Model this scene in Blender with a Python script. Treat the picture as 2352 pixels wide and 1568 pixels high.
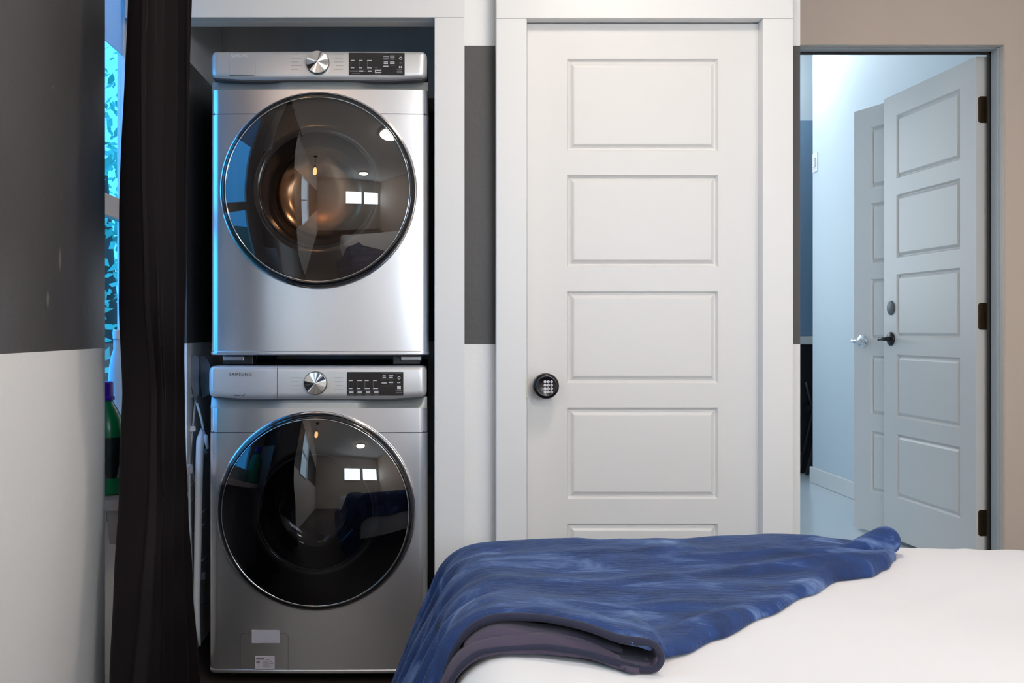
import bpy, bmesh, math, random
from mathutils import Vector, Matrix, noise

for o in list(bpy.data.objects):
    bpy.data.objects.remove(o)
S = bpy.context.scene
COL = S.collection
PI = math.pi
random.seed(7)

# ------------------------------------------------------------------ camera
F, CX, CY, CH = 2352.0, 1000.0, 755.0, 1.10      # focal length (px), principal point, eye height
cam = bpy.data.cameras.new('camera')
cam.sensor_width = 36.0
cam.lens = 36.0 * F / 2352.0
cam.shift_x = (1176.0 - CX) / 2352.0
cam.shift_y = (CY - 784.0) / 2352.0
cam.clip_start = 0.02
camo = bpy.data.objects.new('camera', cam)
COL.objects.link(camo)
camo.location = (0, 0, CH)
camo.rotation_euler = (PI / 2, 0, 0)
S.camera = camo

# ------------------------------------------------------------------ world and light
W = bpy.data.worlds.new('sky')
S.world = W
W.use_nodes = True
nt = W.node_tree
nt.nodes.clear()
wo = nt.nodes.new('ShaderNodeOutputWorld')
bg = nt.nodes.new('ShaderNodeBackground')
tc = nt.nodes.new('ShaderNodeTexCoord')
sx = nt.nodes.new('ShaderNodeSeparateXYZ')
rp = nt.nodes.new('ShaderNodeValToRGB')
rp.color_ramp.elements[0].position = 0.0
rp.color_ramp.elements[0].color = (0.04, 0.30, 0.72, 1)
rp.color_ramp.elements[1].position = 0.6
rp.color_ramp.elements[1].color = (0.06, 0.36, 0.85, 1)
nt.links.new(tc.outputs['Generated'], sx.inputs[0])
nt.links.new(sx.outputs[2], rp.inputs[0])
nt.links.new(rp.outputs[0], bg.inputs[0])
bg.inputs[1].default_value = 4.6
nt.links.new(bg.outputs[0], wo.inputs[0])

def area_light(name, loc, rot, sx_, sy_, energy, col):
    l = bpy.data.lights.new(name, 'AREA')
    l.shape = 'RECTANGLE'
    l.size, l.size_y = sx_, sy_
    l.energy = energy
    l.color = col
    o = bpy.data.objects.new(name, l)
    COL.objects.link(o)
    o.location = loc
    o.rotation_euler = rot
    return o

# daylight coming in through the room's rear windows and the hall's window
area_light('daylight_rear_a', (1.00, -1.74, 1.68), (PI / 2, 0, 0), 0.84, 0.62, 27, (0.72, 0.86, 1.0))
area_light('daylight_rear_b', (1.97, -1.74, 1.68), (PI / 2, 0, 0), 0.84, 0.62, 27, (0.72, 0.86, 1.0))
area_light('side_fill_left', (-0.855, 1.10, 1.50), (0, -PI / 2, 0), 0.96, 0.76, 6, (0.50, 0.76, 1.0))  # cool side fill, added to brighten left-facing surfaces
area_light('daylight_hall', (1.15, 6.96, 1.85), (-PI / 2, 0, 0), 1.5, 1.4, 20, (0.84, 0.93, 1.0))

vs = S.view_settings
vs.view_transform = 'Standard'
vs.look = 'None'
vs.gamma = 1.0
vs.use_curve_mapping = False
vs.exposure = 0.0

# ------------------------------------------------------------------ helpers
def P(px, py, Y):
    return Vector(((px - CX) * Y / F, Y, CH - (py - CY) * Y / F))

def lin(c):
    def f(v):
        v /= 255.0
        return v / 12.92 if v <= 0.04045 else ((v + 0.055) / 1.055) ** 2.4
    return tuple(f(v) for v in c)

MATS = {}
def mat(name, col, rough=0.5, metal=0.0, **kw):
    if name in MATS:
        return MATS[name]
    m = bpy.data.materials.new(name)
    m.use_nodes = True
    b = m.node_tree.nodes['Principled BSDF']
    b.inputs['Base Color'].default_value = (*col, 1)
    b.inputs['Roughness'].default_value = rough
    b.inputs['Metallic'].default_value = metal
    for k, v in kw.items():
        k = k.replace('_', ' ')
        b.inputs[k].default_value = v
    MATS[name] = m
    return m

def N(m, t, **kw):
    n = m.node_tree.nodes.new(t)
    for k, v in kw.items():
        setattr(n, k, v)
    return n

def L(m, a, b):
    m.node_tree.links.new(a, b)

def add_bump(m, scale, strength, dist=0.002, detail=4, stretch=None):
    b = m.node_tree.nodes['Principled BSDF']
    t = N(m, 'ShaderNodeTexCoord')
    n = N(m, 'ShaderNodeTexNoise')
    n.inputs['Scale'].default_value = scale
    n.inputs['Detail'].default_value = detail
    if stretch:
        mp = N(m, 'ShaderNodeMapping')
        mp.inputs['Scale'].default_value = stretch
        L(m, t.outputs['Object'], mp.inputs[0])
        L(m, mp.outputs[0], n.inputs['Vector'])
    else:
        L(m, t.outputs['Object'], n.inputs['Vector'])
    bu = N(m, 'ShaderNodeBump')
    bu.inputs['Strength'].default_value = strength
    bu.inputs['Distance'].default_value = dist
    L(m, n.outputs[0], bu.inputs['Height'])
    L(m, bu.outputs[0], b.inputs['Normal'])
    return m

def math_n(m, op, a, b=None):
    n = N(m, 'ShaderNodeMath', operation=op)
    for i, v in enumerate((a, b)):
        if v is None:
            continue
        if isinstance(v, (int, float)):
            n.inputs[i].default_value = v
        else:
            L(m, v, n.inputs[i])
    return n.outputs[0]

BAND0, BAND1 = 1.052, 1.990
def band_paint(name, scuffs=()):
    """white paint with one charcoal band running round the room at a fixed height"""
    m = mat(name, (0.8, 0.8, 0.8), 0.45)
    b = m.node_tree.nodes['Principled BSDF']
    g = N(m, 'ShaderNodeNewGeometry')
    s = N(m, 'ShaderNodeSeparateXYZ')
    L(m, g.outputs['Position'], s.inputs[0])
    lo = math_n(m, 'GREATER_THAN', s.outputs[2], BAND0)
    hi = math_n(m, 'LESS_THAN', s.outputs[2], BAND1)
    k = math_n(m, 'MULTIPLY', lo, hi)
    no = N(m, 'ShaderNodeTexNoise')
    no.inputs['Scale'].default_value = 3.0
    no.inputs['Detail'].default_value = 5
    L(m, g.outputs['Position'], no.inputs['Vector'])
    dk = N(m, 'ShaderNodeMix', data_type='RGBA')
    dk.inputs['A'].default_value = (0.062, 0.058, 0.057, 1)
    dk.inputs['B'].default_value = (0.082, 0.078, 0.076, 1)
    L(m, no.outputs[0], dk.inputs['Factor'])
    dark = dk.outputs['Result']
    for (py, pz, ry, rz) in scuffs:
        dy = math_n(m, 'DIVIDE', math_n(m, 'SUBTRACT', s.outputs[1], py), ry)
        dz = math_n(m, 'DIVIDE', math_n(m, 'SUBTRACT', s.outputs[2], pz), rz)
        d2 = math_n(m, 'ADD', math_n(m, 'MULTIPLY', dy, dy), math_n(m, 'MULTIPLY', dz, dz))
        ins = math_n(m, 'MULTIPLY', math_n(m, 'SUBTRACT', 1.0, math_n(m, 'MINIMUM', d2, 1.0)), 0.8)
        sc = N(m, 'ShaderNodeMix', data_type='RGBA')
        sc.inputs['B'].default_value = (0.22, 0.21, 0.2, 1)
        L(m, dark, sc.inputs['A'])
        L(m, ins, sc.inputs['Factor'])
        dark = sc.outputs['Result']
    mx = N(m, 'ShaderNodeMix', data_type='RGBA')
    mx.inputs['A'].default_value = (0.88, 0.88, 0.87, 1)
    L(m, dark, mx.inputs['B'])
    L(m, k, mx.inputs['Factor'])
    L(m, mx.outputs['Result'], b.inputs['Base Color'])
    n2 = N(m, 'ShaderNodeTexNoise')
    n2.inputs['Scale'].default_value = 60
    n2.inputs['Detail'].default_value = 6
    L(m, g.outputs['Position'], n2.inputs['Vector'])
    bu = N(m, 'ShaderNodeBump')
    bu.inputs['Strength'].default_value = 0.25
    bu.inputs['Distance'].default_value = 0.003
    L(m, n2.outputs[0], bu.inputs['Height'])
    L(m, bu.outputs[0], b.inputs['Normal'])
    return m

def wallmark(px, py, lw=0.006, lh=0.028):
    Y = 0.83 * F / (CX - px)
    return (Y, CH - (py - CY) * Y / F, lw, lh)

M_BAND = band_paint('band_paint')
M_BANDL = band_paint('band_paint_scuffed', [wallmark(138, 595, 0.010, 0.030), wallmark(110, 686, 0.008, 0.022), wallmark(122, 200, 0.004, 0.004), wallmark(140, 452, 0.004, 0.009)])
M_WHITE = add_bump(mat('white_trim_paint', (0.85, 0.85, 0.845), 0.35), 40, 0.06)
M_DOOR = add_bump(mat('white_door_paint', (0.80, 0.79, 0.775), 0.38), 60, 0.05)
M_BEIGE = add_bump(mat('greige_wall_paint', (0.73, 0.605, 0.51), 0.6), 70, 0.12)
M_JAMB = mat('jamb_paint', (0.68, 0.62, 0.56), 0.4)
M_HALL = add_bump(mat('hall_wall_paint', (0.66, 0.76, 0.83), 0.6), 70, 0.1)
M_CEIL = mat('ceiling_paint', (0.8, 0.79, 0.77), 0.8)
M_BLACK = mat('black_rubber', (0.008, 0.008, 0.009), 0.5)
M_BRASS = add_bump(mat('aged_brass', (0.16, 0.11, 0.065), 0.35, 1.0), 60, 0.3)
M_NICKEL = mat('satin_nickel', (0.5, 0.47, 0.4), 0.28, 1.0)
M_CHROME = mat('chrome', (0.8, 0.8, 0.82), 0.08, 1.0)
M_DKMETAL = mat('dark_bronze_lever', (0.05, 0.05, 0.055), 0.3, 0.9)
M_GREYPL = mat('grey_plastic_cover', (0.13, 0.14, 0.155), 0.5)

def mk(name, bm, m, parent=None, smooth=False, bevel=0, seg=2, solid=0, sub=0, recalc=True):
    if recalc:
        bmesh.ops.recalc_face_normals(bm, faces=bm.faces)
    me = bpy.data.meshes.new(name)
    bm.to_mesh(me)
    bm.free()
    if m is not None:
        me.materials.append(m)
    if smooth:
        for p in me.polygons:
            p.use_smooth = True
    o = bpy.data.objects.new(name, me)
    COL.objects.link(o)
    if parent is not None:
        o.parent = parent
    if solid:
        md = o.modifiers.new('solid', 'SOLIDIFY')
        md.thickness = solid
        md.offset = 0
    if bevel:
        md = o.modifiers.new('bevel', 'BEVEL')
        md.width = bevel
        md.segments = seg
        md.limit_method = 'ANGLE'
        md.angle_limit = math.radians(40)
    if sub:
        md = o.modifiers.new('sub', 'SUBSURF')
        md.levels = md.render_levels = sub
    return o

def tag(o, label=None, cat=None, group=None, kind=None):
    for k, v in (('label', label), ('category', cat), ('group', group), ('kind', kind)):
        if v:
            o[k] = v
    return o

def empty(name, loc=(0, 0, 0), rz=0.0):
    o = bpy.data.objects.new(name, None)
    COL.objects.link(o)
    o.location = loc
    o.rotation_euler = (0, 0, rz)
    o.empty_display_size = 0.05
    return o

def bx(bm, x0, x1, y0, y1, z0, z1):
    v = [bm.verts.new(c) for c in ((x0, y0, z0), (x1, y0, z0), (x1, y1, z0), (x0, y1, z0), (x0, y0, z1), (x1, y0, z1), (x1, y1, z1), (x0, y1, z1))]
    for f in ((0, 3, 2, 1), (4, 5, 6, 7), (0, 1, 5, 4), (1, 2, 6, 5), (2, 3, 7, 6), (3, 0, 4, 7)):
        bm.faces.new([v[i] for i in f])
    return v

def boxes(name, lst, m, parent=None, **kw):
    bm = bmesh.new()
    for b in lst:
        bx(bm, *b)
    return mk(name, bm, m, parent, **kw)

def tube(bm, pts, r, n=8, cap=True, closed=False):
    """round bar through pts; r a number or a list"""
    pts = [Vector(p) for p in pts]
    rings = []
    up = None
    for i, p in enumerate(pts):
        a = pts[max(i - 1, 0)]
        b = pts[min(i + 1, len(pts) - 1)]
        t = (b - a).normalized()
        if up is None:
            up = Vector((0, 0, 1)) if abs(t.z) < 0.9 else Vector((1, 0, 0))
        s = t.cross(up).normalized()
        up = s.cross(t).normalized()
        rr = r[i] if isinstance(r, (list, tuple)) else r
        rings.append([bm.verts.new(p + (s * math.cos(2 * PI * k / n) + up * math.sin(2 * PI * k / n)) * rr) for k in range(n)])
    for a, b in zip(rings, rings[1:]):
        for k in range(n):
            bm.faces.new((a[k], a[(k + 1) % n], b[(k + 1) % n], b[k]))
    if cap:
        bm.faces.new(rings[0][::-1])
        bm.faces.new(rings[-1])

def lathe(bm, prof, n=96, origin=(0, 0, 0), axis='Y'):
    """prof: list of (r, a) turned about the Y (or Z) axis"""
    ox, oy, oz = origin
    rings = []
    for r, a in prof:
        if r < 1e-6:
            c = (ox, oy + a, oz) if axis == 'Y' else (ox, oy, oz + a)
            rings.append([bm.verts.new(c)])
            continue
        ring = []
        for k in range(n):
            t = 2 * PI * k / n
            if axis == 'Y':
                ring.append(bm.verts.new((ox + r * math.cos(t), oy + a, oz + r * math.sin(t))))
            else:
                ring.append(bm.verts.new((ox + r * math.cos(t), oy + r * math.sin(t), oz + a)))
        rings.append(ring)
    for a, b in zip(rings, rings[1:]):
        for k in range(n):
            k2 = (k + 1) % n
            if len(a) == 1 and len(b) == 1:
                continue
            if len(a) == 1:
                bm.faces.new((a[0], b[k], b[k2]))
            elif len(b) == 1:
                bm.faces.new((a[k], b[0], a[k2]))
            else:
                bm.faces.new((a[k], b[k], b[k2], a[k2]))

def lathe_obj(name, prof, m, parent=None, n=96, origin=(0, 0, 0), axis='Y', smooth=True, **kw):
    bm = bmesh.new()
    lathe(bm, prof, n, origin, axis)
    return mk(name, bm, m, parent, smooth=smooth, **kw)

def extrude_xz(bm, pts, y0, y1):
    a = [bm.verts.new((x, y0, z)) for x, z in pts]
    b = [bm.verts.new((x, y1, z)) for x, z in pts]
    n = len(pts)
    bm.faces.new(a)
    bm.faces.new(b[::-1])
    for i in range(n):
        j = (i + 1) % n
        bm.faces.new((a[i], b[i], b[j], a[j]))

def extrude_xy(bm, pts, z0, z1):
    a = [bm.verts.new((x, y, z0)) for x, y in pts]
    b = [bm.verts.new((x, y, z1)) for x, y in pts]
    n = len(pts)
    bm.faces.new(a)
    bm.faces.new(b[::-1])
    for i in range(n):
        j = (i + 1) % n
        bm.faces.new((a[i], b[i], b[j], a[j]))

def grid(bm, fn, nu, nv):
    vs_ = [[bm.verts.new(fn(i, j)) for j in range(nv)] for i in range(nu)]
    for i in range(nu - 1):
        for j in range(nv - 1):
            bm.faces.new((vs_[i][j], vs_[i + 1][j], vs_[i + 1][j + 1], vs_[i][j + 1]))
    return vs_

def smooth_angle(o, deg=35):
    me = o.data
    for p in me.polygons:
        p.use_smooth = True
    me.set_sharp_from_angle(angle=math.radians(deg))
    return o

def cut(o, cutter_bm):
    """subtract a shape from a mesh object, leaving a plain mesh"""
    bmesh.ops.recalc_face_normals(cutter_bm, faces=cutter_bm.faces)
    me = bpy.data.meshes.new('cutter')
    cutter_bm.to_mesh(me)
    cutter_bm.free()
    c = bpy.data.objects.new('cutter', me)
    COL.objects.link(c)
    c.parent = o.parent
    md = o.modifiers.new('cut', 'BOOLEAN')
    md.operation = 'DIFFERENCE'
    md.solver = 'EXACT'
    md.object = c
    dg = bpy.context.evaluated_depsgraph_get()
    new = bpy.data.meshes.new_from_object(o.evaluated_get(dg))
    o.modifiers.remove(md)
    o.data = new
    bpy.data.objects.remove(c)
    return o

def text_mesh(name, body, size, m, parent, loc, extrude=0.0003, rot=(PI / 2, 0, 0), align='LEFT', spacing=1.0, sx_=1.0):
    cu = bpy.data.curves.new(name, 'FONT')
    cu.body = body
    cu.size = size
    cu.extrude = extrude
    cu.align_x = align
    cu.space_character = spacing
    t = bpy.data.objects.new(name, cu)
    COL.objects.link(t)
    dg = bpy.context.evaluated_depsgraph_get()
    me = bpy.data.meshes.new_from_object(t.evaluated_get(dg))
    bpy.data.objects.remove(t)
    me.materials.clear()
    me.materials.append(m)
    o = bpy.data.objects.new(name, me)
    COL.objects.link(o)
    o.parent = parent
    o.location = loc
    o.rotation_euler = rot
    o.scale = (sx_, 1, 1)
    return o

def interp(tab, x):
    if x <= tab[0][0]:
        return tab[0][1]
    for (a, va), (b, vb) in zip(tab, tab[1:]):
        if x <= b:
            t = (x - a) / (b - a)
            t = t * t * (3 - 2 * t) * 0.5 + t * 0.5
            return va + (vb - va) * t
    return tab[-1][1]

def struct(o, label, cat):
    return tag(o, label, cat, kind='structure')

# ------------------------------------------------------------------ room shell
m = mat('dark_floor_boards', (0.035, 0.026, 0.022), 0.35)
add_bump(m, 30, 0.2, stretch=(1, 12, 1))
struct(boxes('floor', [(-1.09, 2.6, -1.9, 3.92, -0.06, 0.0), (-1.09, 1.14, 3.92, 4.03, -0.06, 0.0)], m), 'dark wooden floor under the washer and the bed', 'floor')
struct(boxes('ceiling', [(-1.09, 2.6, -1.9, 4.03, 2.62, 2.70)], M_CEIL), 'plain white bedroom ceiling above the bed', 'ceiling')
struct(boxes('wall_left', [(-1.09, -0.83, -1.9, 0.70, 0, 2.62), (-1.09, -0.83, 1.50, 2.585, 0, 2.62), (-1.09, -0.83, 0.70, 1.50, 0, 1.0), (-1.09, -0.83, 0.70, 1.50, 2.0, 2.62)], M_BANDL, bevel=0.012), 'charcoal-over-white painted left wall with scuffs', 'wall')
# recess with the window, beyond the left wall
WY0, WY1, WZ0, WZ1 = 2.72, 3.30, 0.74, 2.32
struct(boxes('wall_left_recess', [(-1.00, -0.97, 2.585, WY0, 0, 2.62), (-1.00, -0.97, WY1, 3.38, 0, 2.62), (-1.00, -0.97, WY0, WY1, 0, WZ0), (-1.00, -0.97, WY0, WY1, WZ1, 2.62)], mat('recess_paint', (0.72, 0.72, 0.74), 0.5)),
       'shaded wall around the narrow window behind the curtain', 'wall')
struct(boxes('wall_niche_left', [(-1.00, -0.82, 3.38, 4.03, 0, 2.62)], M_BAND), 'left wall inside the laundry niche, dark band over white', 'wall')
struct(boxes('wall_niche_back', [(-0.82, 0.08, 3.952, 4.03, 0, 2.62)], M_BAND), 'dark back wall of the laundry niche above the dryer', 'wall')
struct(boxes('wall_niche_right', [(0.006, 0.08, 3.277, 3.952, 0, 2.62)], M_BAND), 'right side wall of the laundry niche beside the machines', 'wall')
HZ = 2.0667
struct(boxes('wall_front', [(-0.97, 0.0, 3.22, 3.277, HZ, 2.62), (0.0, 0.2817, 3.22, 3.277, 0, 2.62), (0.2817, 1.0125, 3.22, 3.277, 2.062, 2.62), (1.0125, 1.147, 3.22, 3.277, 0, 2.62)], M_BAND),
       'white wall with charcoal band between laundry niche and closet door', 'wall')
struct(boxes('wall_closet_side', [(1.04, 1.147, 3.277, 3.92, 0, 2.62)], M_BAND), 'side wall of the closet facing the far doorway', 'wall')
OX0, OX1, OZ = 1.36, 2.175, 2.188
struct(boxes('wall_front_right', [(1.04, OX0, 3.92, 4.03, 0, 2.62), (OX1, 2.6, 3.92, 4.03, 0, 2.62), (OX0, OX1, 3.92, 4.03, OZ, 2.62)], M_BEIGE),
       'warm greige wall around the open doorway', 'wall')
struct(boxes('wall_right', [(2.5, 2.6, -1.9, 3.92, 0, 2.62)], M_BEIGE), 'greige right bedroom wall beyond the bed', 'wall')
RW = [(0.57, 1.43), (1.54, 2.40)]
struct(boxes('wall_back', [(-0.83, 0.57, -1.9, -1.78, 0, 2.62), (1.43, 1.54, -1.9, -1.78, 1.36, 2.0), (2.40, 2.5, -1.9, -1.78, 0, 2.62), (0.57, 2.40, -1.9, -1.78, 0, 1.36), (0.57, 2.40, -1.9, -1.78, 2.0, 2.62)], mat('back_wall_paint', (0.72, 0.70, 0.67), 0.6)),
       'rear bedroom wall with two small windows', 'wall')
for i, (a, b) in enumerate(RW):
    w = empty('window_%d' % (i + 2), (0, 0, 0))
    struct(w, ('left' if i == 0 else 'right') + ' small window in the rear wall', 'window')
    boxes('window_frame', [(a, b, -1.78, -1.72, 1.36, 1.38), (a, b, -1.78, -1.72, 1.98, 2.0), (a, a + 0.02, -1.78, -1.72, 1.38, 1.98), (b - 0.02, b, -1.78, -1.72, 1.38, 1.98)], M_WHITE, w)
    boxes('pane', [(a, b, -1.80, -1.79, 1.36, 2.0)], mat('sky_block_pane', (0.85, 0.88, 0.9), 0.4), w)  # opaque pane added to keep the sky's light out

w5 = empty('window_5', (-0.83, 1.10, 1.0))  # added out of view to carry the cool side fill
struct(w5, 'added window for side fill in the left wall beside the pendant lamp', 'window')
boxes('window_frame', [(-0.06, 0.012, -0.40, 0.40, 0.0, 0.02), (-0.06, 0.012, -0.40, 0.40, 0.98, 1.0), (-0.06, 0.012, -0.40, -0.38, 0.02, 0.98), (-0.06, 0.012, 0.38, 0.40, 0.02, 0.98), (-0.015, 0.012, -0.38, 0.38, 0.49, 0.52)], M_WHITE, w5)
boxes('pane', [(-0.06, -0.05, -0.40, 0.40, 0.0, 1.0)], mat('sky_block_pane', (0.85, 0.88, 0.9), 0.4), w5)  # opaque like the rear ones, blocks the sky

# trim round the laundry opening
t1 = empty('trim_1', (0.044, 3.18, 0))
struct(t1, 'white flat casing and header board around the laundry niche', 'trim')
def child_box(name, b, m, par, bevel=0.002, **kw):
    l = par.location
    return boxes(name, [(b[0] - l.x, b[1] - l.x, b[2] - l.y, b[3] - l.y, b[4] - l.z, b[5] - l.z)], m, par, bevel=bevel, **kw)
child_box('side_board', (-0.0027, 0.0906, 3.18, 3.2195, 0, HZ - 0.0004), M_WHITE, t1)
child_box('header_board', (-0.965, 0.0906, 3.18, 3.2195, HZ, 2.23), M_WHITE, t1)
t2 = empty('trim_2', (0.64, 3.155, 0))
struct(t2, 'white flat casing around the closed closet door', 'trim')
CZ = 2.0564
child_box('side_board', (0.1878, 0.2817, 3.155, 3.2195, 0, CZ - 0.0005), M_WHITE, t2)
child_box('side_board', (1.0087, 1.1026, 3.155, 3.2195, 0, CZ - 0.0005), M_WHITE, t2)
child_box('header_board', (0.1878, 1.1026, 3.155, 3.2195, CZ, 2.23), M_WHITE, t2)
child_box('door_stop', (0.2817, 0.2835, 3.17, 3.262, 0, CZ), M_WHITE, t2, bevel=0)
child_box('door_stop', (1.0122, 1.0195, 3.22, 3.262, 0, CZ), M_WHITE, t2, bevel=0)
child_box('strike_plate', (0.2790, 0.2832, 3.1535, 3.175, 0.888, 0.953), M_NICKEL, t2, bevel=0.0006)
# jamb of the far doorway: front strip, stop, black weather strip
t3 = empty('trim_3', (2.175, 3.92, 0))
struct(t3, 'beige jamb with black weather strip around the far doorway', 'trim')
child_box('jamb_edge', (OX1 - 0.004, OX1, 3.912, 3.945, 0.1, OZ), M_JAMB, t3, bevel=0.0015)
child_box('jamb_edge', (OX0, OX1, 3.912, 3.945, OZ - 0.004, OZ), M_JAMB, t3, bevel=0.0015)
M_JAMB2 = mat('hall_side_jamb', (0.50, 0.53, 0.55), 0.4)
child_box('jamb_stop', (OX1 - 0.008, OX1, 3.947, 3.995, 0.1, OZ), M_JAMB2, t3, bevel=0.0015)
child_box('jamb_stop', (OX0, OX1, 3.947, 3.995, OZ - 0.008, OZ), M_JAMB2, t3, bevel=0.0015)
child_box('weather_strip', (OX1 - 0.016, OX1, 3.998, 4.012, 0.1, OZ), M_BLACK, t3, bevel=0.002)
child_box('weather_strip', (OX0, OX1, 3.998, 4.012, OZ - 0.016, OZ), M_BLACK, t3, bevel=0.002)

# hall beyond the doorway (its floor lies one step up)
HF = 0.12
m = add_bump(mat('pale_hall_floor', (0.62, 0.70, 0.76), 0.22), 8, 0.05, stretch=(6, 1, 1))
struct(boxes('hall_floor', [(0.1, 4.3, 4.03, 7.1, 0.04, HF), (OX0, OX1, 3.92, 4.03, 0.0, HF)], m), 'pale glossy hall floor beyond the doorway', 'floor')
struct(boxes('wall_hall_right', [(2.414, 2.5, 4.03, 6.55, HF, 3.0)], M_HALL), 'pale blue hall wall behind the open doors', 'wall')
hb = boxes('baseboard_hall', [(2.398, 2.414, 4.03, 6.566, HF, HF + 0.10)], M_WHITE, bevel=0.004)
struct(hb, 'low white baseboard along the hall wall', 'baseboard')
struct(boxes('wall_hall_far', [(0.1, 0.38, 7.0, 7.1, HF, 3.0), (1.92, 4.3, 7.0, 7.1, HF, 3.0), (0.38, 1.92, 7.0, 7.1, HF, 1.13), (0.38, 1.92, 7.0, 7.1, 2.57, 3.0)], M_HALL), 'white far wall at the end of the hall', 'wall')
struct(boxes('wall_hall_left', [(0.1, 0.2, 4.03, 7.0, HF, 3.0)], M_HALL), 'plain left hall wall', 'wall')
struct(boxes('wall_hall_end', [(4.2, 4.3, 6.0, 7.0, HF, 3.0), (2.5, 4.2, 6.0, 6.1, HF, 3.0)], M_HALL), 'end wall closing the room behind the hall', 'wall')
struct(boxes('wall_hall_near', [(0.08, 1.04, 3.93, 4.03, HF, 3.0), (0.1, 2.6, 3.95, 4.03, 2.71, 3.0)], M_HALL), 'hall side of the closet wall', 'wall')
struct(boxes('hall_ceiling', [(0.1, 4.3, 4.03, 7.1, 3.0, 3.05)], M_CEIL), 'white hall ceiling', 'ceiling')
w4 = empty('window_4', (1.15, 7.0, 1.13))
struct(w4, 'large window in the far wall of the hall', 'window')
boxes('window_frame', [(-0.77, 0.77, -0.05, 0.02, 0.0, 0.02), (-0.77, 0.77, -0.05, 0.02, 1.42, 1.44), (-0.77, -0.75, -0.05, 0.02, 0.02, 1.42), (0.75, 0.77, -0.05, 0.02, 0.02, 1.42)], M_WHITE, w4)
boxes('pane', [(-0.77, 0.77, 0.03, 0.04, 0.0, 1.44)], mat('sky_block_pane', (0.85, 0.88, 0.9), 0.4), w4)  # opaque, added against blue sky light in the hall

# far wall fittings: tall blue panel, white rail
pn = empty('wall_panel', (2.62, 7.0, 1.05))
tag(pn, 'dark blue painted panel with white sill at the hall end', 'wall panel')
zt = P(1850, 277, 6.98).z - 1.05
boxes('panel_board', [(-0.3, 0.5, -0.03, 0.0, 0.0, zt)], mat('blue_panel_paint', (0.20, 0.33, 0.48), 0.5), pn, bevel=0.003)
boxes('sill', [(-0.3, 0.5, -0.07, 0.0, -0.055, -0.001)], M_WHITE, pn, bevel=0.004)
boxes('lower_board', [(-0.3, 0.5, -0.03, 0.0, -0.93, -0.056)], mat('black_lower_board', (0.012, 0.014, 0.018), 0.5), pn, bevel=0.003)
# black folding chair standing under the sill
M_CHAIR = mat('black_chair_frame', (0.012, 0.014, 0.02), 0.3, 0.3)
ch = empty('folding_chair', (2.57, 6.78, HF))
tag(ch, 'black folding chair with crossed legs at the hall end', 'chair')
def tube_obj(name, pts, r, m, par, n=8):
    bm = bmesh.new()
    tube(bm, pts, r, n)
    return mk(name, bm, m, par, smooth=True)
for yy in (0.0, 0.16):
    tube_obj('leg', [(-0.11, yy, 0.012), (0.0, yy, 0.45), (0.07, yy, 0.80)], 0.014, M_CHAIR, ch)
    tube_obj('leg', [(0.12, yy, 0.012), (0.0, yy, 0.40), (-0.06, yy, 0.62)], 0.014, M_CHAIR, ch)
boxes('seat', [(-0.08, 0.10, -0.01, 0.17, 0.44, 0.465)], M_CHAIR, ch, bevel=0.006)
boxes('backrest', [(0.05, 0.09, -0.01, 0.17, 0.66, 0.80)], M_CHAIR, ch, bevel=0.008)
sw = empty('light_switch', (2.405, 6.50, 0))
sw.location.z = P(1865, 373, 6.5).z
tag(sw, 'small white wall switch near the hall corner', 'switch')
boxes('plate', [(0.003, 0.009, -0.04, 0.04, -0.06, 0.06)], M_WHITE, sw, bevel=0.002)
boxes('rocker', [(-0.004, 0.004, -0.015, 0.015, -0.03, 0.03)], M_WHITE, sw, bevel=0.002)

# ------------------------------------------------------------------ panelled doors
def ring_panel(bm, x0, x1, z0, z1, y, s):
    """raised panel: sunk moulding round a raised field; y = door face, s = +1 when the face looks to -y"""
    lv = [(0.0, 0.0), (0.0075, 0.0115), (0.010, 0.0115), (0.0215, 0.0022), (0.024, 0.0016)]
    rows = []
    for ins, dep in lv:
        yy = y + s * dep
        rows.append([bm.verts.new(c) for c in ((x0 + ins, yy, z0 + ins), (x1 - ins, yy, z0 + ins), (x1 - ins, yy, z1 - ins), (x0 + ins, yy, z1 - ins))])
    for a, b in zip(rows, rows[1:]):
        for i in range(4):
            j = (i + 1) % 4
            bm.faces.new((a[i], a[j], b[j], b[i]))
    bm.faces.new(rows[-1])

def make_door(root, w, h, t, px0, px1, zs, m):
    """slab of stiles and rails with five raised panels on both faces (x 0..w, y 0..t, z 0..h)"""
    bm = bmesh.new()
    d = 0.0135
    bx(bm, 0, w, d, t - d, 0, h)
    for y0, y1 in ((0, d), (t - d, t)):
        bx(bm, 0, px0, y0, y1, 0, h)
        bx(bm, px1, w, y0, y1, 0, h)
        zz = [0] + [v for p in zs for v in p] + [h]
        for a, b in zip(zz[0::2], zz[1::2]):
            bx(bm, px0, px1, y0, y1, a, b)
    mk('slab', bm, m, root)
    first = {}
    for (z0, z1) in zs:
        for y, s in ((0, 1), (t, -1)):
            bm = bmesh.new()
            ring_panel(bm, px0, px1, z0, z1, y, s)
            mk('panel', bm, m, root, recalc=False) if s < 0 else mk('panel', bm, m, root, recalc=False)

kD = 3.2 / F
DX0, DX1 = (1211 - CX) * kD, (1743 - CX) * kD
DTOP = CH - (54 - CY) * kD
def zpx(py, k=kD):
    return CH - (py - CY) * k
DB = 0.012
d1 = empty('door_1', (DX0, 3.2, DB))
struct(d1, 'closed white five-panel closet door with black keypad knob', 'door')
ppx = [(135, 347), (402, 613), (668, 880), (936, 1146), (1202, 1414)]
zs = sorted([(zpx(b) - DB, zpx(a) - DB) for a, b in ppx])
make_door(d1, DX1 - DX0, DTOP - DB, 0.036, (1302 - 1211) * kD, (1650 - 1211) * kD, zs, M_DOOR)
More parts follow.
